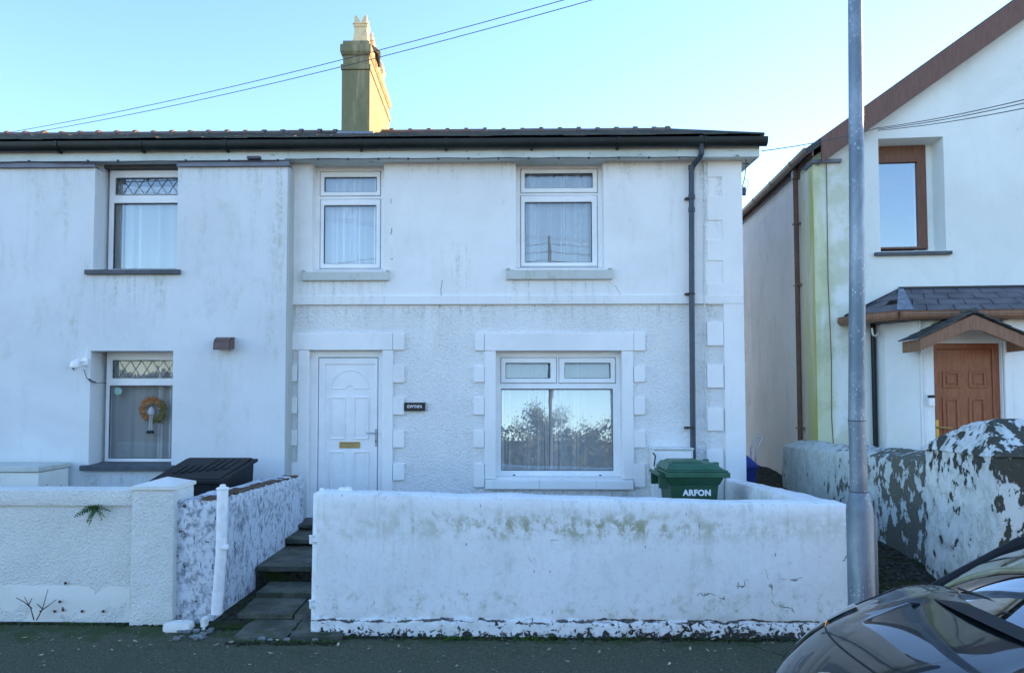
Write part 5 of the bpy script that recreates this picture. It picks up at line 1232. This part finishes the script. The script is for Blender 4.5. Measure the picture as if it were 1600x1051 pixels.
weed(395, 6.9, 16, .06, 'small green weed at the edge of the path below the peeling wall', 5)
# moss and grit at wall foot
m = MB(); rnd = random.Random(9)
for k in range(1700):
    x = rnd.uniform(-6, 3.0); yw = 5.955 if x > -1.2 else (6.16 if x > -2.6 else 6.24)
    if -2.1 < x < -1.2: yw = 5.83
    den = noise.noise(Vector((x*1.7, 0, 5)))
    if rnd.random() > .35+den: continue
    y = yw-abs(rnd.gauss(0, .035)); s_ = rnd.uniform(.004, .013)*(1+.6*den); z = .012+rnd.uniform(-.004, .006)
    m.add([(x-s_, y, z), (x, y-s_, z), (x+s_, y, z), (x, y+s_, z), (x, y, z+s_*1.3)], [(0, 1, 4), (1, 2, 4), (2, 3, 4), (3, 0, 4)])
o = m.build('moss', M['moss'], None, smooth='all', merge=False); tag(o, 'green moss along the foot of the walls', 'moss', kind='stuff')
m = MB()
for k in range(1500):
    x = rnd.uniform(-5.5, 3.0); yw = 5.95 if x > -1.2 else (6.16 if x > -2.6 else 6.24)
    if -2.1 < x < -1.2: yw = 5.8
    y = yw-abs(rnd.gauss(0, .03)); s_ = rnd.uniform(.003, .010); c_ = (x, y, .012+s_*.4)
    m.rough(c_[0]-s_, c_[0]+s_, c_[1]-s_, c_[1]+s_, c_[2]-s_*.6, c_[2]+s_*.6, s_*2, s_*.3, s_*.5, 40, seed=k)
o = m.build('wall_foot_debris', M['earth'], None, merge=False); tag(o, 'dark crumbs and soil along the foot of the walls', 'debris', kind='stuff')
m = MB()
for k in range(620):
    x, y = rnd.uniform(-5, 3.2), 4.7+1.3*rnd.random()**.7
    s_ = rnd.uniform(.003, .009) if k > 110 else rnd.uniform(.012, .028); a = rnd.uniform(0, 6.28); c_ = Vector((x, y, .016+.012*max(0, (y-4.5)/1.75)**2)); d = Vector((cos(a), sin(a), rnd.uniform(-.2, .3)))*s_; e = Vector((-sin(a), cos(a), rnd.uniform(-.1, .4)))*s_*.45
    m.add([c_-d, c_+e, c_+d+Vector((0, 0, .003)), c_-e], [(0, 1, 2), (0, 2, 3)])
o = m.build('fallen_leaves', M['leaf'], None, merge=False); tag(o, 'small pale dead leaves and crumbs scattered on the pavement', 'leaves', kind='stuff')
m = MB()
for k in range(900):
    x, y = rnd.uniform(2.95, 3.95), rnd.uniform(5.9, 9); t_ = (x-2.86)/1.4; z = alley(t_, (y-5.9)/8.4).z; s_ = rnd.uniform(.006, .022)
    m.rough(x-s_, x+s_, y-s_*.7, y+s_*.7, z-s_*.3, z+s_*.7, s_*2, s_*.3, s_*.3, 30, seed=k)
o = m.build('alley_gravel', simple('dark wet gravel', (.07, .07, .06), .8, .3, 0, .6, 30), None, merge=False); tag(o, 'dark gravel and leaf litter on the alley floor', 'gravel', kind='stuff')

# ------------------------------------------------------------------ car
t = NT('black car paint', .28, .5); t.b.inputs['Coat Weight'].default_value = 1; t.b.inputs['Coat Roughness'].default_value = .02; t.b.inputs['Metallic'].default_value = 0; t.b.inputs['Specular IOR Level'].default_value = .1
t.col((.008, .011, .012)); M['paint'] = t.m
M['lampback'] = simple('lamp reflector', (.75, .77, .75), .25, .6, .5, .2, 20)
M['tyre'] = simple('tyre rubber', (.02, .02, .02), .85, .2); M['rim'] = simple('alloy rim', (.5, .5, .52), .3, .5, .9, .05)
M['lamp'] = glass('lamp cover', .35, (.9, .9, .9)); M['trim'] = simple('black trim', (.012, .012, .013), .6, .3)
CXN, CYC, CW, CZ = 1.30, 3.38, .88, -.12          # nose x, centre y, half width, road
car = thing('parked_car', 'dark glossy parked car nosing in at the bottom right corner', 'car', (3.4, CYC, CZ))
Lc = 4.15
def key(tab, x):          # monotone cubic through the stations
    n = len(tab); h = [tab[i+1][0]-tab[i][0] for i in range(n-1)]; d = [(tab[i+1][1]-tab[i][1])/h[i] for i in range(n-1)]
    mm = [d[0]]+[0 if d[i-1]*d[i] <= 0 else 2*d[i-1]*d[i]/(d[i-1]+d[i]) for i in range(1, n-1)]+[d[-1]]
    for i in range(n-1):
        if x <= tab[i+1][0]:
            t_ = max(0, (x-tab[i][0])/h[i]); return tab[i][1]*(1+2*t_)*(1-t_)**2+mm[i]*h[i]*t_*(1-t_)**2+tab[i+1][1]*t_*t_*(3-2*t_)+mm[i+1]*h[i]*t_*t_*(t_-1)
    return tab[-1][1]
HT = [(0, .50), (.05, .66), (.16, .765), (.38, .885), (.75, 1.0), (1.08, 1.07), (1.6, 1.0), (3.5, 1.0), (3.95, .98), (4.12, .80), (4.15, .50)]      # centre height of body
SH = [(0, .48), (.10, .62), (.30, .79), (.75, .925), (1.1, .99), (3.6, .98), (4.0, .90), (4.15, .50)]      # shoulder height
WDT = [(0, .84), (.15, .90), (.5, .975), (1.0, 1.0), (3.3, 1.0), (3.9, .95), (4.15, .86)]
def crease(s_, a): return .012*math.exp(-((a-.29-.05*(1-s_))/.028)**2)*max(0, min(1, (s_-.3)/.3, (1.15-s_)/.2))
def carp(s_, k):      # s_ along 0..Lc, k -1..1 across the section
    hw = CW*key(WDT, s_); hc = key(HT, s_); hs = key(SH, s_); a = abs(k)
    if a < .5:
        q = a/.5; y = hw*.93*q; z = hc-(hc-hs)*(q**3.2)*.78+crease(s_, a)
    elif a < .62:
        q = (a-.5)/.12; y = hw*(.93+.07*sin(q*pi/2)); z = hs+(hc-hs)*.22-( (hc-hs)*.22+.07)*(1-cos(q*pi/2))
    else:
        q = (a-.62)/.38; zt = hs-.07; zb = .20; z = zt+(zb-zt)*q; y = hw*(1+.015*sin(q*pi)-.06*q*q)
    nose = max(0, 1-s_/.95); tail = max(0, (s_-3.4)/.75)
    yy = min(1, abs(y)/CW)
    x = s_+nose*.42*yy**2.6-tail*.25*yy**3
    return Vector((CXN+x, CYC+(y if k > 0 else -y), CZ+z))
m = MB(); NSx, NK = 96, 72
ss = [Lc*(i/NSx) if i > 24 else Lc*(24/NSx)*((i/24)**1.5) for i in range(NSx+1)]
def wheelcut(s_, k):
    if abs(k) < .62: return False
    p = carp(s_, k); 
    for wx in (.82, 3.35):
        if (p.x-CXN-wx)**2+(p.z-CZ-.31)**2 < .345**2: return True
    return False
vs = [carp(s_, -1+2*j/NK) for s_ in ss for j in range(NK+1)]
fs = []
for i in range(NSx):
    for j in range(NK):
        km = -1+2*(j+.5)/NK; sm = (ss[i]+ss[i+1])/2
        if wheelcut(sm, km): continue
        if abs(km) < .42 and 1.22 < sm < 3.6: continue      # opening under the greenhouse
        fs.append((i*(NK+1)+j, i*(NK+1)+j+1, (i+1)*(NK+1)+j+1, (i+1)*(NK+1)+j))
fs.append([j for j in range(NK+1)]); fs.append([NSx*(NK+1)+j for j in range(NK, -1, -1)])
m.add(vs, fs); body = m.build('body', M['paint'], car, smooth='all')
MB().box(CXN+.45, CXN+3.95, CYC-CW*.9, CYC+CW*.9, CZ+.18, CZ+.24).build('underbody', M['trim'], car)
for wx in (.82, 3.35):
    for s_ in (-1, 1):
        yc = CYC+s_*(CW-.12); m = MB(); m.lathe((CXN+wx, yc-.10, CZ+.31), [(.20, 0), (.29, .0), (.31, .03), (.31, .17), (.29, .2), (.20, .2)], 36, 'y'); wl_ = m.build('wheel', M['tyre'], car, smooth=True)
        m = MB(); m.lathe((CXN+wx, yc-.085, CZ+.31), [(.04, .0), (.20, .01), (.205, .16), (.04, .17)], 30, 'y'); m.build('rim', M['rim'], wl_, smooth=True)
        m = MB(); m.lathe((CXN+wx, yc-.13 if s_ > 0 else yc-.12, CZ+.31), [(.34, 0), (.345, .0), (.345, .25), (.34, .25)], 30, 'y'); m.build('wheel_arch', M['trim'], car)
# greenhouse
def gh(x, y, z): return Vector((CXN+x, CYC+y, CZ+z))
zb1 = 1.03
W0 = [gh(.96+.16*(1-(1-abs(q))**1.0)*0+.18*abs(q)**2.2, q*.80, 1.06-.06*abs(q)**2) for q in [-1+2*k/16 for k in range(17)]]
W1 = [gh(1.88+.10*abs(q)**2, q*.60, 1.43-.03*abs(q)**2) for q in [-1+2*k/16 for k in range(17)]]
m = MB(); m.grid(lambda u, v: W0[int(round(u*16))].lerp(W1[int(round(u*16))], v)+Vector((-.03, 0, .05))*sin(v*pi), 16, 8); m.build('windscreen', M['screen'], car, smooth='all')
R1 = lambda q, t_: gh(1.88+.10*abs(q)**2+1.35*t_, q*(.60-.02*t_), 1.43-.03*abs(q)**2+.05*sin(t_*pi)-.04*t_)
m = MB(); m.grid(lambda u, v: R1(-1+2*u, v), 16, 10); m.build('roof', M['paint'], car, smooth='all')
m = MB(); m.grid(lambda u, v: R1(-1+2*u, 1).lerp(gh(3.85, (-1+2*u)*.72, .99), v), 12, 4); m.build('rear_window', M['screen'], car, smooth='all')
for s_ in (-1, 1):
    k_i = 16 if s_ > 0 else 0
    m = MB(); m.add([W0[k_i]+Vector((.15, 0, -.0)), W1[k_i], R1(s_, 1), gh(3.7, s_*.78, .97)], [(0, 1, 2, 3)]); m.build('side_window', M['screen'], car)
    m = MB(); m.tube([W0[k_i]+Vector((-.02, 0, -.02)), W0[k_i].lerp(W1[k_i], .5)+Vector((-.03, 0, .055)), W1[k_i]], .032, 10); m.tube([W1[k_i], R1(s_, .5), R1(s_, 1)], .03, 10); m.build('pillar', M['trim'], car, smooth=True)
    m = MB(); m.rough(CXN+1.92, CXN+2.06, CYC+s_*.99-.10, CYC+s_*.99+.10, CZ+.97, CZ+1.10, .04, .04, 0, 1); m.tube([gh(2.02, s_*.78, .99), gh(2.0, s_*.95, 1.02)], .02, 8); m.build('wing_mirror', M['paint'], car, smooth=True)
    # headlight: swept glass on the corner of the nose
    m = MB(); 
    def hl(u, v): 
        s0 = .07+.50*u; k0_ = (.37+.03*u+(.18-.07*u)*v)*s_; p = carp(s0, k0_); return p+Vector((-.006, .004*s_, .008))
    m.grid(hl, 10, 6); h_ = m.build('headlight', M['lamp'], car, smooth='all')
    m = MB(); m.grid(lambda u, v: hl(u, v)+Vector((.012, 0, -.012)), 10, 6); m.build('reflector', M['lampback'], h_)
# black scuttle and dashboard
m = MB(); m.grid(lambda u, v: W0[int(round(u*16))].lerp(W0[int(round(u*16))]+Vector((-.10, 0, -.012)), v)+Vector((0, 0, .004)), 16, 2); m.build('scuttle', M['trim'], car, smooth='all')
m = MB(); m.box(CXN+1.35, CXN+1.9, CYC-.72, CYC+.72, CZ+.85, CZ+.97); m.build('dashboard', M['trim'], car, bevel=.03)
MB().box(CXN+1.2, CXN+3.8, CYC-.75, CYC+.75, CZ+.3, CZ+.36).build('cabin_floor', M['trim'], car)
for s_ in (-1, 1): MB().rough(CXN+2.3, CXN+2.5, CYC+s_*.38-.24, CYC+s_*.38+.24, CZ+.35, CZ+1.2, .08, .07, 0, 1).build('seat', M['trim'], car, smooth=True)
for y0_, y1_ in ((-.62, .0), (-.05, .45)):
    a = gh(1.02, y0_, 1.085); b = gh(1.05, y1_, 1.08); m = MB(); m.tube([a, a.lerp(b, .5)+Vector((0, 0, .01)), b], [.009, .008, .005], 6); m.build('wiper', M['trim'], car)
# bonnet shut line
m = MB(); pts = []
for k in range(33):
    q = -.49+.98*k/32; s0 = .335+.0*q+.20*abs(q/.49)**2.5*.1; pts.append(carp(s0, q)+Vector((0, 0, .0005)))
m.tube(pts, .0055, 5)
for s_ in (-1, 1): m.tube([carp(.335+(1.15-.335)*k/20, .49*s_)+Vector((0, 0, .0005)) for k in range(21)], .0045, 5)
m.build('bonnet_gap', M['trim'], body)
# badge and grille
p_ = carp(.20, 0); m = MB(); m.rough(p_.x-.035, p_.x+.045, CYC-.06, CYC+.06, p_.z-.012, p_.z+.014, .02, .01, 0, 1); m.build('badge', M['chrome'], body, smooth=True)
m = MB(); m.box(CXN-.006, CXN+.03, CYC-.42, CYC+.42, CZ+.30, CZ+.42); m.build('grille', M['trim'], car, bevel=.01)
m = MB()
for s_ in (-1, 1): v = carp(.80, .25*s_)+Vector((0, 0, .006)); m.rough(v.x-.02, v.x+.02, v.y-.012, v.y+.012, v.z-.008, v.z+.006, .01, .005, 0, 1)
m.build('washer_jet', M['trim'], body)

# ------------------------------------------------------------------ what the windows and the car mirror: the far side of the street
rh = thing('house_opposite', 'plain pale house with a slate gable roof on the far side of the street', 'house', (-6, -16, 0))
MB().box(-12, -4, -24, -16, -.2, 4.2).build('wall', M['left_render'], rh)
MB().prism([(-12.3, 4.2), (-4+.3, 4.2), (-8, 7.0)], -24.2, -15.8, 'y').build('roof', M['slate'], rh)
m = MB()
for a in (-11, -8.6, -6.2): m.box(a, a+1.1, -16.0, -15.97, 1.0, 2.2)
m.build('window', M['sill_slate'], rh)
tm = simple('crown foliage', (.055, .07, .03), .8, .2, 0, .5, 3)
def tree(x, y, h, r, seed, label):
    rt = thing('broadleaf_tree', label, 'tree', (x, y, -.1), 0, 'trees across the street'); rnd = random.Random(seed); m = MB()
    m.tube([(x, y, -.1), (x+.1, y, h*.3), (x, y+.1, h*.75)], [.16, .12, .03], 8); lv = MB()
    for k in range(26):
        a = rnd.uniform(0, 6.28); z0 = rnd.uniform(.25, .7)*h; e = Vector((x+cos(a)*r*rnd.uniform(.5, 1), y+sin(a)*r*rnd.uniform(.5, 1), z0+rnd.uniform(.1, .32)*h)); s0 = Vector((x, y, z0)); mid = s0.lerp(e, .5)+Vector((0, 0, -.1)); m.tube([s0, mid, e], [.04, .025, .008], 5)
        for q in range(230):
            c_ = s0.lerp(e, rnd.uniform(.35, 1.1))+Vector((rnd.gauss(0, .17), rnd.gauss(0, .17), rnd.gauss(0, .15))); s_ = rnd.uniform(.03, .065); d = Vector((rnd.gauss(0, 1), rnd.gauss(0, 1), rnd.gauss(0, 1))).normalized()*s_; f = d.cross(Vector((rnd.random(), rnd.random(), rnd.random()))).normalized()*s_*.5; lv.add([c_-d, c_+f, c_+d, c_-f], [(0, 1, 2, 3)])
    m.build('trunk', M['twig'], rt); lv.build('crown', tm, rt, merge=False)
tree(2.3, -14, 4.6, 1.3, 1, 'tallest tree with a loose crown across the street')
tree(4.4, -15, 3.7, 1.9, 2, 'rounded lower tree to the right across the street')
tree(-1.6, -15, 3.2, 1.6, 3, 'rounded lower tree to the left across the street')
tree(7.4, -14, 3.3, 1.6, 4, 'small far right tree across the street')
hg = MB(); rnd = random.Random(5)
for k in range(30000):
    x = rnd.uniform(-16, 14); z = rnd.uniform(0, 2.9+.6*noise.noise(Vector((x*.7, 0, 0)))+.3*noise.noise(Vector((x*2.7, 0, 0)))); c_ = Vector((x, -12.6+rnd.gauss(0, .3), z)); s_ = rnd.uniform(.05, .11); d = Vector((rnd.gauss(0, 1), rnd.gauss(0, 1), rnd.gauss(0, 1))).normalized()*s_; f = d.cross(Vector((rnd.random(), rnd.random(), rnd.random()))).normalized()*s_*.6; hg.add([c_-d, c_+f, c_+d, c_-f], [(0, 1, 2, 3)])
hg.box(-16, 14, -12.9, -12.4, -.1, 2.5); tag(hg.build('hedge', tm, None, merge=False), 'tall overgrown hedge across the street', 'hedge')
pl_ = thing('telegraph_pole', 'wooden telegraph pole across the street', 'pole', (2.0, -7, 0))
MB().tube([(2.0, -7, -.1), (2.0, -7, 7.5)], [.07, .055], 12).build('pole', simple('dark pole timber', (.05, .045, .04), .9, .1), pl_)
for k in range(3):
    a = Vector((-30, -6.9, 5.2+.35*k)); b = Vector((2.0, -7, 6.6+.3*k)); c_ = Vector((30, -6.9, 5.6+.35*k))
    o = MB().tube([a.lerp(b, q/8)-Vector((0, 0, 2*(q/8)*(1-q/8))) for q in range(9)]+[b.lerp(c_, q/8)-Vector((0, 0, 2*(q/8)*(1-q/8))) for q in range(1, 9)], .012, 5).build('street_cable', M['cable'])
    tag(o, ['lowest', 'middle', 'highest'][k]+' cable strung along the telegraph poles across the street', 'cable', 'street cables')

# ------------------------------------------------------------------ every loose piece a part of its own
def split_loose(o):
    me = o.data; bm = bmesh.new(); bm.from_mesh(me); bm.verts.ensure_lookup_table(); seen = set(); comps = []
    for v in bm.verts:
        if v.index in seen: continue
        st = [v]; c_ = set()
        while st:
            q = st.pop()
            if q.index in c_: continue
            c_.add(q.index); st += [e.other_vert(q) for e in q.link_edges if e.other_vert(q).index not in c_]
        seen |= c_; comps.append(c_)
    bm.free()
    if len(comps) < 2: return
    for c_ in comps[1:]:
        n = o.copy(); n.data = me.copy(); COL.objects.link(n)
        b = bmesh.new(); b.from_mesh(n.data); b.verts.ensure_lookup_table(); bmesh.ops.delete(b, geom=[v for v in b.verts if v.index not in c_], context='VERTS'); b.to_mesh(n.data); b.free()
    b = bmesh.new(); b.from_mesh(me); b.verts.ensure_lookup_table(); bmesh.ops.delete(b, geom=[v for v in b.verts if v.index not in comps[0]], context='VERTS'); b.to_mesh(me); b.free()
for o in list(bpy.data.objects):
    if o.type == 'MESH' and o.name.split('.')[0] in ('sill_lug', 'drain_cap', 'pipe_collar', 'pipe_clip', 'canopy_side_board', 'washer_jet', 'joint_band', 'lid_grip', 'lid_rib', 'porch_pilaster'): split_loose(o)
